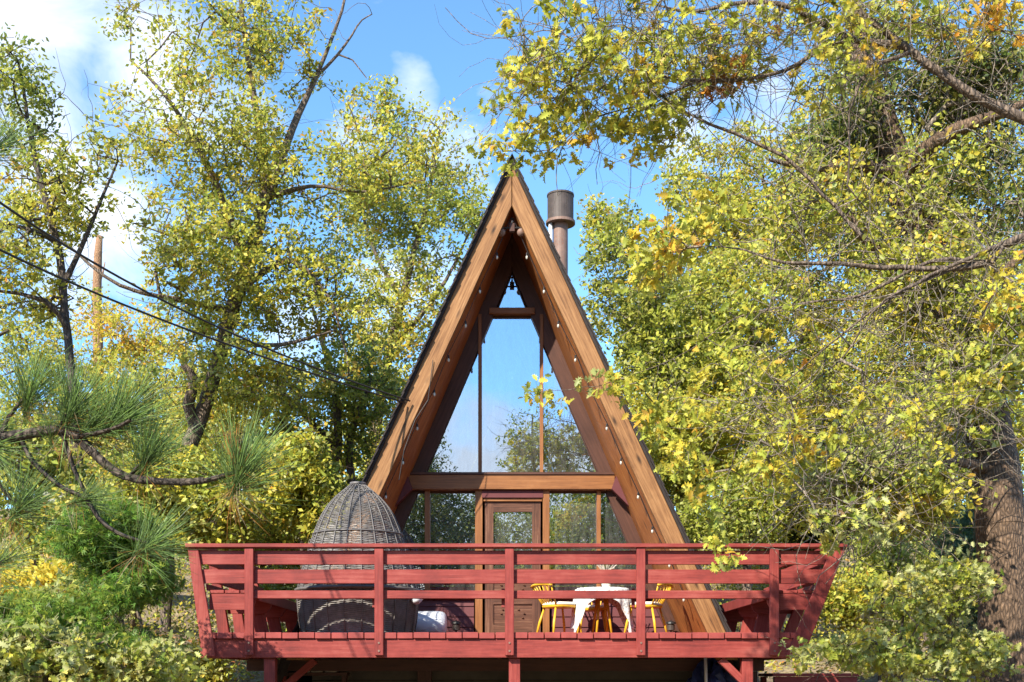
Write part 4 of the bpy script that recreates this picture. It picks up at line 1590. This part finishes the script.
tree('oak_tree', 'oak at the left edge with pale leaves against the clouds', 'tree',
     [[(88, 640, 18, .12), (80, 500, 18, .09), (74, 400, 18, .07), (66, 320, 18, .06), (56, 240, 18, .06), (35, 160, 18, .045), (18, 60, 18, .02)],
      [(62, 290, 18, .05), (95, 215, 18, .03), (118, 160, 18, .015)], [(68, 330, 18, .05), (45, 300, 17.7, .04), (-10, 290, 17.7, .02)],
      [(56, 240, 18, .05), (30, 230, 17.6, .035), (-20, 215, 17.6, .02)]],
     [(22, 95, 18, 32, 60, 1.2, 62, MIX_GREEN), (50, 195, 18, 65, 40, 1.5, 110), (15, 270, 18, 55, 50, 1.5, 90), (95, 150, 18, 30, 22, 1, 12), (20, 175, 18, 35, 35, 1.2, 40)],
     0.095, 8, per=22, spread=0.19, dens=1.6, bare=150, gap=0.25, mat='barkdark')
lefts = [
    ('added sunlit yellow-green oak shrub between the left railing and the wicker daybed', [(295, 480, 20.5, 42, 48, 1.0, 150, MIX_YEL), (330, 520, 20.5, 30, 28, .8, 60, MIX_MAIN)], [(300, 640, 20.5, .06), (302, 560, 20.5, .04), (297, 470, 20.5, .012)], 26),  # shrub added so lit leaves cover a gap dark with crown shade
    ('yellow-leaved oak thicket on the slope at far left', [(60, 420, 30, 80, 65, 2.4, 250, MIX_YEL), (20, 350, 30, 50, 50, 2, 80)], [(60, 560, 30, .18), (66, 450, 30, .11), (58, 360, 30, .04)], 21),
    ('tall yellow-green oak on the slope below the bare dead trunk', [(150, 400, 32, 85, 60, 2.4, 250, MIX_MAIN), (130, 345, 32, 70, 42, 2, 130, MIX_ORANGE), (92, 300, 32, 10, 20, .6, 4, MIX_MAIN)], [(150, 560, 32, .18), (155, 450, 32, .12), (140, 350, 32, .04)], 22),
    ('bright yellow-green oak shrub left of the deck railing', [(160, 500, 20, 80, 50, 1.6, 270, MIX_YEL), (215, 525, 20, 60, 35, 1.3, 120, MIX_YEL)], [(165, 630, 20, .10), (170, 550, 20, .07), (160, 480, 20, .03)], 23),
    ('dusty oak shrub on the slope behind the deck\'s left end', [(255, 540, 23, 60, 45, 1.4, 150, MIX_MAIN), (290, 600, 21.5, 50, 30, .8, 70, MIX_PALE)], [(260, 640, 23, .08), (262, 560, 23, .05), (250, 520, 23, .02)], 24),
    ('shaded oak sapling low behind the pine branch at the left edge', [(15, 480, 16, 70, 60, 1.2, 150, MIX_GREEN), (70, 520, 16, 50, 40, 1, 80, MIX_YEL)], [(30, 700, 16, .09), (34, 560, 16, .06), (20, 470, 16, .03)], 25),
]
for lab, bl, tr_, sd_ in lefts:
    tree('oak_shrub' if 'shrub' in lab or 'sapling' in lab else 'oak_tree', lab, 'shrub' if 'shrub' in lab or 'sapling' in lab else 'tree', [tr_], bl, 0.112, sd_, dens=1.9, per=28, spread=0.25, bare=60, gap=0.2, mat='bark', group='oaks on the slope left of the cabin')
near = [
    ('pale-leaved oak shrub in the bottom left corner', [(60, 655, 11.2, 75, 34, .6, 52, MIX_PALE + [('dark', 3)]), (150, 668, 11.4, 45, 24, .5, 30, MIX_PALE)], [(70, 880, 11.2, .05), (72, 740, 11.2, .035), (70, 640, 11.2, .012)], 'lobed', 36),
    ('bright green feathery juniper below the pine branch', [(108, 540, 12.5, 46, 40, .8, 75, MIX_FRESH), (140, 600, 12.5, 48, 45, .8, 85, MIX_FRESH)], [(120, 860, 12.5, .09), (120, 640, 12.5, .06), (110, 530, 12.5, .02)], 'spray', 31),
    ('dark green juniper filling the bottom left corner', [(30, 640, 11.9, 75, 45, .8, 105, MIX_FRESH), (115, 660, 12, 55, 34, .7, 62, MIX_FRESH)], [(45, 860, 11.5, .09), (50, 720, 11.5, .06), (40, 640, 11.5, .02)], 'spray', 32),
    ('pale glossy-leaved oak shrub left of the deck', [(155, 640, 14, 45, 48, .8, 170, MIX_PALE), (95, 610, 14, 55, 40, .8, 100, MIX_PALE)], [(150, 810, 14, .06), (150, 680, 14, .04), (140, 620, 14, .015)], 'fold', 33),
    ('small bright yellow oak shrub at the left edge', [(42, 592, 15, 42, 30, .7, 80, [('yellow', 6), ('yellowgreen', 3)]), (10, 560, 15, 30, 45, .7, 40, MIX_YEL)], [(40, 780, 15, .05), (42, 660, 15, .04), (40, 590, 15, .015)], 'fold', 34),
    ('low yellow-green shrub under the left end of the deck', [(205, 668, 17.5, 28, 20, .5, 50, MIX_YEL), (240, 680, 19, 30, 15, .5, 40, MIX_PALE)], [(205, 760, 17.5, .04), (206, 700, 17.5, .03), (205, 665, 17.5, .012)], 'fold', 35),
]
for lab, bl, tr_, kd, sd_ in near:
    jun = kd == 'spray'
    tree('juniper' if jun else 'oak_shrub', lab, 'shrub', [tr_], bl, 0.115 if jun else 0.085, sd_, kind=kd, per=95 if jun else 30, spread=0.20 if jun else 0.2, bare=20, bare_len=.6, mat='bark', gap=0.35, up=0.3, r0=0.003)

# --- right side
tree('oak_tree', 'dense olive-green oak close behind the right roof slope', 'tree',
     [[(690, 640, 25, .26), (686, 520, 25, .20), (672, 420, 25, .15), (655, 330, 25, .09), (630, 250, 25, .03)],
      [(680, 450, 25, .10), (730, 370, 25, .06), (780, 290, 25, .03)]],
     [(625, 285, 25, 45, 70, 2, 130, MIX_OLIVE + [('yellowgreen', 5), ('lime', 4)]), (690, 350, 25, 75, 70, 2, 260, MIX_GREEN + [('yellowgreen', 4)]), (670, 445, 24, 60, 60, 2, 190), (740, 420, 24, 75, 65, 2, 220, MIX_YEL),
      (605, 225, 26, 28, 30, 1, 24), (740, 300, 25, 60, 60, 2, 170)],
     0.115, 41, per=28, spread=0.25, dens=1.9, twig_mat='twig', bare_r=1.4, bare=300, bare_len=1.6, gap=0.12, mat='bark')
tree('oak_tree', 'yellow-green oak behind the overhanging branches, right of the chimney', 'tree',
     [[(815, 640, 28, .28), (820, 500, 28, .22), (812, 380, 28, .16), (790, 270, 28, .10), (760, 170, 28, .04)],
      [(815, 400, 28, .12), (870, 310, 28, .08), (900, 220, 28, .04)]],
     [(760, 200, 28, 90, 70, 2.5, 220), (720, 250, 28, 60, 55, 2, 110, MIX_YEL), (840, 300, 28, 90, 80, 2.5, 260), (830, 400, 27, 95, 65, 2.5, 260, MIX_YEL), (870, 200, 28, 70, 60, 2, 120, MIX_GREEN), (700, 180, 28, 50, 40, 1.6, 40)],
     0.125, 42, per=28, spread=0.29, dens=1.9, twig_mat='twig', bare_r=1.4, bare=300, bare_len=1.8, gap=0.16, mat='bark')
tree('oak_tree', 'pale green oak at far right behind the plated trunk', 'tree',
     [[(985, 640, 24, .24), (975, 500, 24, .18), (955, 380, 24, .12), (960, 280, 24, .05)]],
     [(950, 320, 24, 80, 75, 2, 210), (985, 420, 24, 70, 60, 2, 170, MIX_YEL), (910, 420, 23, 60, 50, 2, 150, MIX_MAIN), (1010, 260, 24, 40, 60, 1.5, 60, MIX_GREEN)],
     0.115, 43, per=27, spread=0.25, dens=1.9, twig_mat='twig', bare_r=1.4, bare=260, bare_len=1.5, gap=0.2, mat='bark')
tree('big_oak', 'big oak with thick plated trunk leaning up-left from the bottom right corner', 'tree',
     [[(1020, 880, 13, .40), (1010, 690, 13, .33), (1006, 600, 13, .29), (1000, 520, 13, .265), (990, 440, 13.2, .26), (968, 350, 13.5, .23), (935, 265, 13.8, .22), (902, 180, 14, .20), (878, 110, 14, .16), (862, 60, 14, .13), (852, -20, 14, .09)],
      [(902, 180, 14, .13), (925, 150, 13.6, .10), (960, 128, 13.3, .08), (1010, 110, 13, .05), (1050, 90, 13, .03)],
      [(968, 350, 13.5, .10), (985, 300, 13.2, .07), (1015, 262, 13, .05), (1060, 220, 13, .03)],
      [(902, 180, 14, .10), (865, 165, 13.6, .07), (820, 170, 13.3, .045), (770, 160, 13, .02)],
      [(950, 300, 13.7, .08), (905, 275, 13.2, .06), (860, 235, 13, .04), (840, 190, 13, .02)],
      [(995, 470, 13.1, .08), (955, 462, 12.6, .05), (890, 470, 12.3, .03), (830, 475, 12.2, .015)]],
     [(842, 135, 14, 42, 52, .9, 60, MIX_OLIVE), (962, 85, 13.6, 52, 38, .9, 90, MIX_OLIVE), (1000, 190, 13.5, 40, 50, .9, 30, MIX_OLIVE), (880, 40, 14, 80, 40, 1.2, 60, MIX_GREEN), (925, 190, 14, 60, 60, 1.2, 60), (820, 210, 13.5, 60, 50, 1.2, 60), (930, 280, 12.9, 70, 70, .6, 80), (980, 350, 12.6, 50, 70, .5, 60, MIX_YEL),
      (960, 400, 13, 55, 60, 1, 45, MIX_PALE), (860, 470, 12.3, 70, 30, .9, 80, MIX_PALE), (900, 500, 12.5, 70, 30, .9, 60)],
     0.075, 44, per=34, spread=0.24, twig_mat='twig', bare_r=1.5, bare=1000, bare_len=1.5, gap=0.1, mat='barkwarm', kind='fold', r0=0.0036, maxr=0.05)
tree('overhanging_oak', 'near oak reaching over the roof from the right with lobed yellow and orange leaves', 'tree',
     [[(1330, 1100, 9.2, 0.3000), (1300, 700, 9.2, 0.2500), (1270, 400, 9.3, 0.2200), (1200, 200, 9.4, 0.1700), (1120, 150, 9.5, 0.1300)],
      [(1120, 150, 9.5, 0.1000), (1024, 118, 9.6, 0.0468), (965, 90, 9.6, 0.0396), (912, 52, 9.6, 0.0331), (868, 18, 9.6, 0.0259), (835, -15, 9.6, 0.0173)],
      [(905, 46, 9.6, 0.0360), (850, 38, 9.6, 0.0252), (795, 8, 9.6, 0.0216), (745, 2, 9.6, 0.0187), (690, 12, 9.6, 0.0130), (640, 2, 9.6, 0.0086), (585, -8, 9.6, 0.0058)],
      [(1270, 400, 9.3, 0.1400), (1130, 280, 9.4, 0.0800), (1024, 236, 9.5, 0.0396), (990, 262, 9.5, 0.0324), (955, 268, 9.5, 0.0259), (900, 268, 9.5, 0.0230), (840, 264, 9.5, 0.0187), (785, 262, 9.5, 0.0130), (745, 250, 9.5, 0.0086), (700, 246, 9.5, 0.0043)],
      [(990, 262, 9.5, 0.0216), (930, 262, 9.5, 0.0158), (860, 295, 9.5, 0.0130), (790, 305, 9.5, 0.0086), (735, 318, 9.5, 0.0058), (690, 350, 9.5, 0.0036), (640, 372, 9.5, 0.0029), (600, 385, 9.5, 0.0029), (530, 392, 9.5, 0.0022)],
      [(1000, 245, 9.5, 0.0216), (930, 275, 9.4, 0.0144), (860, 320, 9.3, 0.0101), (800, 370, 9.3, 0.0065), (750, 420, 9.3, 0.0043), (722, 500, 9.3, 0.0036), (712, 540, 9.3, 0.0029)],
      [(840, 40, 9.6, 0.0216), (770, 75, 9.5, 0.0158), (700, 80, 9.5, 0.0130), (640, 72, 9.5, 0.0101), (590, 60, 9.5, 0.0072), (560, 30, 9.5, 0.0058), (505, 38, 9.5, 0.0043), (472, 34, 9.5, 0.0036), (445, 8, 9.5, 0.0029)],
      [(700, 80, 9.5, 0.0130), (640, 105, 9.5, 0.0094), (590, 120, 9.5, 0.0072), (550, 150, 9.5, 0.0050), (515, 150, 9.5, 0.0036)],
      [(860, 235, 9.5, 0.0144), (800, 170, 9.5, 0.0158), (750, 140, 9.5, 0.0144), (690, 115, 9.5, 0.0108), (620, 60, 9.5, 0.0086), (600, 20, 9.5, 0.0065), (590, -20, 9.5, 0.0043)],
      [(590, 120, 9.5, 0.0058), (563, 145, 9.5, 0.0050), (556, 172, 9.5, 0.0043), (558, 195, 9.5, 0.0029)],
      [(955, 268, 9.5, 0.0144), (885, 300, 9.3, 0.0101), (840, 360, 9.2, 0.0072), (790, 400, 9.2, 0.0050), (760, 440, 9.2, 0.0029)],
      [(912, 52, 9.6, 0.0216), (870, 70, 9.5, 0.0144), (850, 110, 9.4, 0.0101), (850, 150, 9.4, 0.0086), (848, 185, 9.4, 0.0086), (868, 210, 9.4, 0.0058)]],
     [(565, 60, 9.5, 72, 60, .9, 70, MIX_NEAR), (530, 100, 9.5, 45, 35, .5, 26, MIX_NEAR), (650, 70, 9.5, 90, 65, 1.0, 95, MIX_NEAR), (505, 150, 9.5, 28, 14, .3, 9, MIX_NEAR), (560, 140, 9.5, 38, 24, .4, 16, MIX_NEAR),
      (640, 130, 9.5, 60, 30, .6, 34, MIX_NEAR), (720, 45, 9.6, 70, 40, .7, 54, MIX_NEAR), (725, 75, 9.5, 22, 18, .3, 6, MIX_RUST), (800, 20, 9.6, 60, 30, .6, 30, MIX_NEAR), (660, 255, 9.5, 34, 28, .4, 18, MIX_ORANGE),
      (650, 270, 9.5, 45, 35, .5, 20, MIX_YEL), (700, 225, 9.5, 55, 35, .5, 26, MIX_NEAR), (840, 60, 9.5, 50, 40, .6, 24, MIX_NEAR), (985, 25, 9.6, 50, 35, .5, 26, MIX_ORANGE), (900, 20, 9.6, 60, 30, .6, 22, MIX_YEL),
      (1000, 290, 9.4, 30, 40, .4, 12, MIX_ORANGE), (985, 370, 9.4, 45, 40, .4, 18, MIX_YEL), (900, 420, 9.3, 90, 40, .6, 36, MIX_NEAR), (800, 440, 9.2, 50, 40, .5, 24, MIX_NEAR), (760, 350, 9.3, 70, 60, .6, 30, MIX_NEAR),
      (628, 385, 9.4, 22, 26, .3, 9, MIX_NEAR), (650, 425, 9.4, 20, 28, .3, 9, MIX_NEAR), (672, 470, 9.3, 18, 28, .3, 8, MIX_NEAR), (700, 490, 9.3, 22, 26, .3, 9, MIX_NEAR), (722, 555, 9.3, 9, 16, .12, 4, MIX_YEL), (770, 470, 9.3, 40, 30, .4, 14, MIX_NEAR), (880, 520, 9.2, 45, 30, .4, 14, MIX_PALE), (535, 392, 9.5, 16, 8, .15, 3, MIX_YEL), (555, 402, 9.5, 12, 8, .15, 2, MIX_YEL), (600, 382, 9.5, 22, 12, .2, 5, MIX_YEL), (715, 530, 9.3, 10, 26, .15, 7, MIX_YEL), (690, 420, 9.4, 50, 60, .5, 20, MIX_NEAR), (830, 530, 9.2, 40, 22, .4, 11, MIX_PALE)],
     0.078, 45, dens=1.15, per=10, spread=0.095, kind='lobed', bare=1700, bare_len=1.2, bare_r=1.35, bare_from=1.9, mat='bark', twig_mat='twig', r0=0.0021, step=0.13, jag=0.12, maxr=0.012, up=0.2)
rights = [
    ('leafy oak shrub beyond the right end of the deck', [(850, 600, 17.5, 35, 30, .7, 70, MIX_MAIN), (885, 560, 18, 40, 30, .8, 80, MIX_GREEN), (920, 610, 18, 40, 25, .8, 60, MIX_PALE)], [(880, 760, 18, .08), (882, 660, 18, .05), (885, 570, 18, .02)], 0.085, 57, 'quad', 34, .24, 'oak_shrub', 'shrub'),
    ('tall oak high on the slope behind the big leaning trunk', [(930, 200, 32, 110, 90, 3, 380, MIX_MAIN), (980, 330, 32, 80, 80, 3, 260, MIX_GREEN), (1000, 90, 32, 60, 70, 2, 120, MIX_GREEN), (850, 110, 32, 60, 60, 2, 120, MIX_YEL)], [(940, 620, 32, .3), (945, 420, 32, .2), (935, 150, 32, .05)], 0.12, 58, 'quad', 36, .42, 'oak_tree', 'tree'),
    ('oak thicket on the slope right of the cabin', [(720, 430, 33, 90, 80, 3, 300, MIX_MAIN), (830, 440, 33, 90, 80, 3, 300, MIX_GREEN), (660, 330, 33, 50, 90, 2, 160, MIX_GREEN)], [(760, 620, 33, .25), (765, 480, 33, .16), (770, 380, 33, .05)], 0.12, 59, 'quad', 36, .42, 'oak_tree', 'tree'),
    ('pale oak shrub in front of the right end of the deck', [(865, 652, 11.5, 45, 24, .5, 30, MIX_PALE), (806, 650, 11.3, 16, 16, .3, 6, MIX_PALE), (905, 605, 11.6, 38, 32, .5, 28, MIX_PALE), (915, 660, 11.5, 60, 30, .6, 42, MIX_PALE)], [(900, 900, 11.5, .07), (900, 740, 11.5, .05), (895, 650, 11.5, .02)], 0.075, 51, 'lobed', 20, .13, 'oak_shrub', 'shrub'),
    ('tall pale oak shrub left of the plated trunk', [(945, 590, 12, 42, 45, .6, 52, MIX_PALE), (970, 655, 12, 42, 32, .6, 46, MIX_PALE)], [(955, 900, 12, .07), (955, 740, 12, .05), (950, 620, 12, .02)], 0.075, 52, 'lobed', 20, .14, 'oak_shrub', 'shrub'),
    ('blue-green juniper between the oak shrub and the plated trunk', [(975, 560, 19, 36, 58, 1, 160, MIX_JUN), (950, 590, 19, 30, 40, .8, 70, MIX_JUN)], [(970, 680, 19, .12), (972, 600, 19, .08), (975, 520, 19, .02)], 0.15, 53, 'spray', 70, .24, 'juniper', 'tree'),
    ('dark conifer behind the right end of the deck', [(860, 500, 27, 65, 50, 1.6, 260, MIX_DARK), (800, 520, 27, 50, 40, 1.4, 160, MIX_DARK)], [(862, 650, 27, .2), (862, 560, 27, .14), (860, 450, 27, .03)], 0.19, 54, 'spray', 60, .36, 'conifer', 'tree'),
    ('dusty green oak behind the right bench', [(730, 520, 22, 55, 45, 1.4, 170, MIX_GREEN), (780, 490, 22, 60, 50, 1.4, 170, MIX_MAIN)], [(745, 650, 22, .12), (748, 560, 22, .08), (760, 480, 22, .03)], 0.09, 55, 'quad', 34, .3, 'oak_tree', 'tree'),
    ('thin oak with reddish stem beyond the dirt path at right', [(900, 470, 22, 70, 45, 1.2, 120, MIX_MAIN), (935, 520, 22, 40, 40, 1, 60, MIX_PALE)], [(925, 640, 22, .12), (928, 540, 22, .09), (915, 450, 22, .03)], 0.09, 56, 'quad', 32, .3, 'oak_tree', 'tree'),
]
for lab, bl, tr_, lf, sd_, kd, per, spr, nm, ct in rights:
    tree(nm, lab, ct, [tr_], bl, lf, sd_, kind=kd, per=per, spread=spr, bare=60, bare_len=.8, mat='bark', gap=0.1, up=0.35, r0=0.003)

# --- trees added behind the camera only for the panes to mirror
mirror = [
    ('oak mirrored in the panes left of the cabin door', [(-4.0, -20, 5.6, 3.4, 3.2, 3.6, 900, MIX_OLIVE)], [(-4.5, -20, -2.3, .25), (-4.5, -20, 1, .18), (-4.5, -20, 5, .05)], 61),
    ('oak mirrored in the panes right of the cabin door', [(4.6, -22, 6.0, 3.4, 3.4, 3.9, 950, MIX_GREEN)], [(5, -22, -2.3, .25), (5, -22, 1, .18), (5.5, -22, 6, .05)], 62),
    ('broad oak mirrored in the cabin door pane', [(0, -30, 6.0, 4, 3.2, 3.8, 900, MIX_GREEN)], [(0, -30, -2.3, .25), (0, -30, 1, .18), (0, -30, 5, .05)], 63),
    ('dark tall tree mirrored in the right slanting pane', [(4.9, -24, 10.6, 1.6, 1.6, 3.4, 150, MIX_OLIVE)], [(4.9, -24, -2.3, .3), (4.9, -24, 6, .2), (4.9, -24, 13.5, .05)], 64),
    ('thin tree mirrored in the left slanting pane', [(-4.0, -22, 9.6, .9, 1.2, 2.4, 60, MIX_DARK)], [(-4.0, -22, -2.3, .25), (-4.0, -22, 5, .16), (-4.0, -22, 12, .04)], 65),
    ('spreading tree mirrored in the lower middle of the tall pane', [(1.2, -26, 11.4, 1.9, 1.4, 2.4, 60, MIX_GREEN)], [(1.4, -26, -2.3, .25), (1.4, -26, 5, .16), (1.0, -26, 13, .04)], 66),
]
for lab, bl, tr_, sd_ in mirror:
    bl = [(b[0], b[2], b[1], b[3], b[5], b[4], b[6], b[7]) for b in bl]
    tree('oak_tree', lab, 'tree', [tr_], bl, 0.16, sd_, per=22, spread=0.5, bare=20, mat='barkdark', step=.6, world=True, group='trees mirrored in the cabin windows', gap=0.1)

# --- far wooded hillside and undergrowth
rng = np.random.default_rng(77)
n = 1500
cx_ = rng.uniform(-48, 48, n)
cy_ = rng.uniform(40, 72, n)
cz_ = gz(cx_, cy_) + rng.uniform(0.3, 1, n) ** .7 * (5.0 + 1.6 * np.sin(cx_ * .35) + 1.2 * np.sin(cx_ * .9 + 1)) * np.where(cx_ < -6, 0.75, 1.15)
att = np.stack([cx_, cy_, cz_], 1)
ids = np.repeat(np.arange(n), 60)
off = rng.normal(size=(len(ids), 3)) * np.array([.75, .75, .5])
w_ = leaf_mesh('woods', att[ids] + off, 0.26 * rng.uniform(.6, 1.3, len(ids)), mix_colours(len(ids), MIX_MAIN, rng, ids), 'quad', M['leaf'], rng, None, (0, 50, 5))
tag(w_, 'far mass of yellow-green oak woods on the hillside', 'woods', kind='stuff')
n = 1700
cx_ = rng.uniform(-17, 17, n)
cy_ = rng.uniform(18.5, 40, n)
ok = ~((np.abs(cx_) < 3.6) & (cy_ < 27.5)) & ~((np.abs(cx_ - 6.9 - (cy_ - 20) * .25) < 0.5) & (cy_ < 27))
cx_, cy_ = cx_[ok], cy_[ok]
cz_ = gz(cx_, cy_) + rng.uniform(0.05, 0.7, len(cx_))
att = np.stack([cx_, cy_, cz_], 1)
ids = np.repeat(np.arange(len(att)), 46)
off = rng.normal(size=(len(ids), 3)) * np.array([.30, .30, .2])
w_ = leaf_mesh('undergrowth', att[ids] + off, 0.085 * rng.uniform(.6, 1.3, len(ids)), mix_colours(len(ids), MIX_MAIN + [('brown', 3)], rng, ids), 'quad', M['leaf'], rng, None, (0, 25, 0))
tag(w_, 'leafy undergrowth covering the slope behind the cabin', 'undergrowth', kind='stuff')
# fallen leaves on the ground
n = 16000
cx_ = rng.uniform(-14, 14, n)
cy_ = rng.uniform(13, 34, n)
pz = gz(cx_, cy_) + 0.03
ok = ~((np.abs(cx_) < 3.2) & (cy_ > 15.8) & (cy_ < 27.2))
pos = np.stack([cx_, cy_, pz], 1)[ok]
w_ = leaf_mesh('leaf_litter', pos, 0.085, mix_colours(len(pos), [('brown', 5), ('yellow', 2), ('rust', 2), ('pale', 1)], rng), 'fold', M['leaf'], rng, None, (0, 20, 0), up=2.0)
tag(w_, 'fallen brown and yellow leaves scattered over the slope', 'leaf litter', kind='stuff')
# boulders
for (px, py, Yd, r, lab) in ((1000, 672, 13.2, .30, 'grey boulder at the foot of the plated trunk'), (385, 560, 24, .45, 'grey boulder behind the wicker daybed'), (85, 505, 24, .7, 'grey boulder on the slope behind the pine branch')):
    c = P(px, py, Yd)
    c.z = max(c.z, float(gz(c.x, c.y)) + r * .2)
    if px == 1000:
        c.z = float(gz(c.x, c.y)) + .2
    bm = bmesh.new()
    bmesh.ops.create_icosphere(bm, subdivisions=4, radius=r)
    for v in bm.verts:
        d = v.co.normalized()
        k = 1 + .16 * math.sin(d.x * 4.3 + r * 9) * math.cos(d.y * 3.7) + .10 * math.sin(d.z * 7 + d.x * 6) + .04 * math.sin(d.y * 17 + d.z * 13)
        v.co = Vector((d.x * 1.3, d.y * 1.0, d.z * .75)) * r * k
    me = bpy.data.meshes.new('boulder')
    bm.to_mesh(me)
    bm.free()
    me.materials.append(M['rock'])
    o = bpy.data.objects.new('boulder', me)
    o.location = c
    COL.objects.link(o)
    tag(o, lab, 'boulder')

# --- pine branches at the left, close to the camera
rng = np.random.default_rng(5)
YP = 4.2
pine = thing('pine_tree', 'pine reaching in from the left edge with long-needled tufts on drooping boughs', 'tree', (-3.6, YP, float(gz(-3.6, YP))))
limbs = [
    [(-560, 900, YP, .15), (-520, 500, YP, .14), (-500, 100, YP, .11), (-480, -300, YP, .06)],
    [(-510, 400, YP, .05), (-250, 420, YP, .030), (-60, 436, YP, .020), (0, 438, YP, .016), (58, 430, YP, .014), (78, 438, YP, .014), (108, 466, YP, .0125), (135, 479, YP, .011), (190, 482, YP, .009), (222, 476, YP, .008), (240, 470, YP, .006)],
    [(20, 438, YP, .008), (33, 462, YP, .0075), (60, 486, YP, .007), (86, 499, YP, .008), (98, 518, YP, .007), (118, 533, YP, .006), (150, 544, YP, .005)],
    [(62, 434, YP, .009), (74, 470, YP, .007), (88, 498, YP, .006)],
    [(75, 437, YP, .009), (108, 430, YP - .1, .007), (130, 420, YP - .15, .006)],
    [(128, 478, YP, .007), (138, 466, YP, .006), (150, 456, YP, .005)],
    [(-505, 520, YP, .03), (-60, 480, YP, .010), (-10, 478, YP, .007), (10, 498, YP, .006), (24, 504, YP, .005)],
    [(-510, 250, YP, .04), (-200, 200, YP, .018), (-40, 150, YP, .009), (-8, 148, YP, .006)],
    [(0, 438, YP, .009), (10, 415, YP, .007), (22, 400, YP, .006), (30, 390, YP, .005)],
    [(58, 430, YP, .008), (66, 415, YP, .006), (74, 408, YP, .005)],
    [(-505, 600, YP, .03), (-100, 520, YP, .008), (-20, 565, YP, .006), (5, 560, YP, .005)],
    [(-510, 330, YP, .03), (-60, 370, YP + .1, .008), (-10, 340, YP + .1, .006), (8, 330, YP + .1, .005)],
]
A, B, RA, RB = [], [], [], []
for lb in limbs:
    sp, sr = spline([tuple(P(*q[:3])) for q in lb], [q[3] for q in lb], 0.03)
    for i in range(len(sp) - 1):
        k1, k2 = 1 + rng.normal(0, .05), 1 + rng.normal(0, .05)
        A.append(sp[i]); B.append(sp[i + 1]); RA.append(sr[i] * k1 * 1.35); RB.append(sr[i + 1] * k1 * 1.35)
segs_mesh('trunk', A, B, np.array(RA), np.array(RB), M['barkdark'], pine, pine.location)
# tuft: tip position, direction in the picture plane (dx, dy up), reach in px, count
tufts = [(240, 470, .35, .9, 74, 330), (122, 418, .8, .7, 74, 300), (150, 456, .5, .75, 66, 260), (30, 392, .3, .9, 66, 240), (74, 410, .5, .8, 74, 260), (96, 425, .8, .5, 62, 160), (150, 544, .75, .5, 62, 230),
         (24, 504, .6, .6, 62, 230), (86, 499, .9, .3, 50, 150), (-8, 148, .7, .5, 60, 220), (5, 560, .5, .3, 56, 130), (-25, 425, .8, .5, 62, 220), (50, 430, -.1, .9, 46, 120), (-5, 450, .4, -.2, 62, 160),
         (-20, 590, .7, .5, 55, 120)]
pos, size, cols, bxs, tys, nzs = [], [], [], [], [], []
for (px, py, dx, dy, reach, cnt_) in tufts:
    cnt_ = int(cnt_ * 1.1)
    c = np.array(P(px, py, YP))
    D = np.array([dx, rng.uniform(-.25, .15), dy])
    D /= np.linalg.norm(D)
    L_ = reach * 0.98 * YP / F
    for k in range(cnt_):
        v = rng.normal(size=3)
        v /= np.linalg.norm(v)
        back_ = rng.uniform(0, 1)
        d = D * rng.uniform(0.35, 1.7) + v * 0.85
        old = rng.random() < 0.12
        if old:
            d = v * 0.9 + np.array([0.15, 0, -0.8])
        d /= np.linalg.norm(d)
        start = c - D * back_ * L_ * 0.42
        ln = L_ * rng.uniform(0.55, 1.12) * (0.7 if old else 1)
        pos.append(start + d * ln * .5)
        size.append(ln)
        side = np.cross(d, rng.normal(size=3))
        side /= np.linalg.norm(side)
        bxs.append(side); tys.append(d); nzs.append(np.cross(side, d))
        if old:
            cc = np.array([0.42, 0.19, 0.05]) if rng.random() < .7 else np.array([.42, .33, .2])
        else:
            cc = np.array([0.13, 0.215, 0.045]) * rng.uniform(.4, 1.7) + np.array([0.02, 0.02, 0.03]) * rng.uniform(0, 1.5)
        cols.append(cc)
# a brown dead tuft beside the outermost one
for k in range(60):
    c = np.array(P(236, 470, YP))
    d = np.array([-.12, 0, 1.0]) + rng.normal(0, .14, 3)
    d /= np.linalg.norm(d)
    ln = 42 * YP / F * rng.uniform(.7, 1.15)
    pos.append(c + d * ln * .5); size.append(ln)
    side = np.cross(d, rng.normal(size=3)); side /= np.linalg.norm(side)
    bxs.append(side); tys.append(d); nzs.append(np.cross(side, d))
    cols.append(np.array([.46, .20, .06]))
pos, size, cols = np.array(pos), np.array(size), np.array(cols)
_old = leaf_template


def leaf_template(kind, _o=_old):
    if kind == 'needle':       # thin three-sided needle, slightly bowed, length 1
        w = 0.0052
        v, f = [], []
        for y, z, s_ in ((-.5, 0, .8), (0, .035, 1), (.5, 0, .25)):
            for a in range(3):
                an = a * 2.0944
                v.append((w * s_ * math.cos(an), y, z + w * s_ * math.sin(an)))
        for r in range(2):
            for a in range(3):
                f.append((r * 3 + a, r * 3 + (a + 1) % 3, r * 3 + 3 + (a + 1) % 3, r * 3 + 3 + a))
        return np.array(v), f
    return _o(kind)


leaf_mesh('needles', pos, size, cols, 'needle', M['needle'], rng, pine, pine.location, frames=(np.array(bxs), np.array(tys), np.array(nzs)))
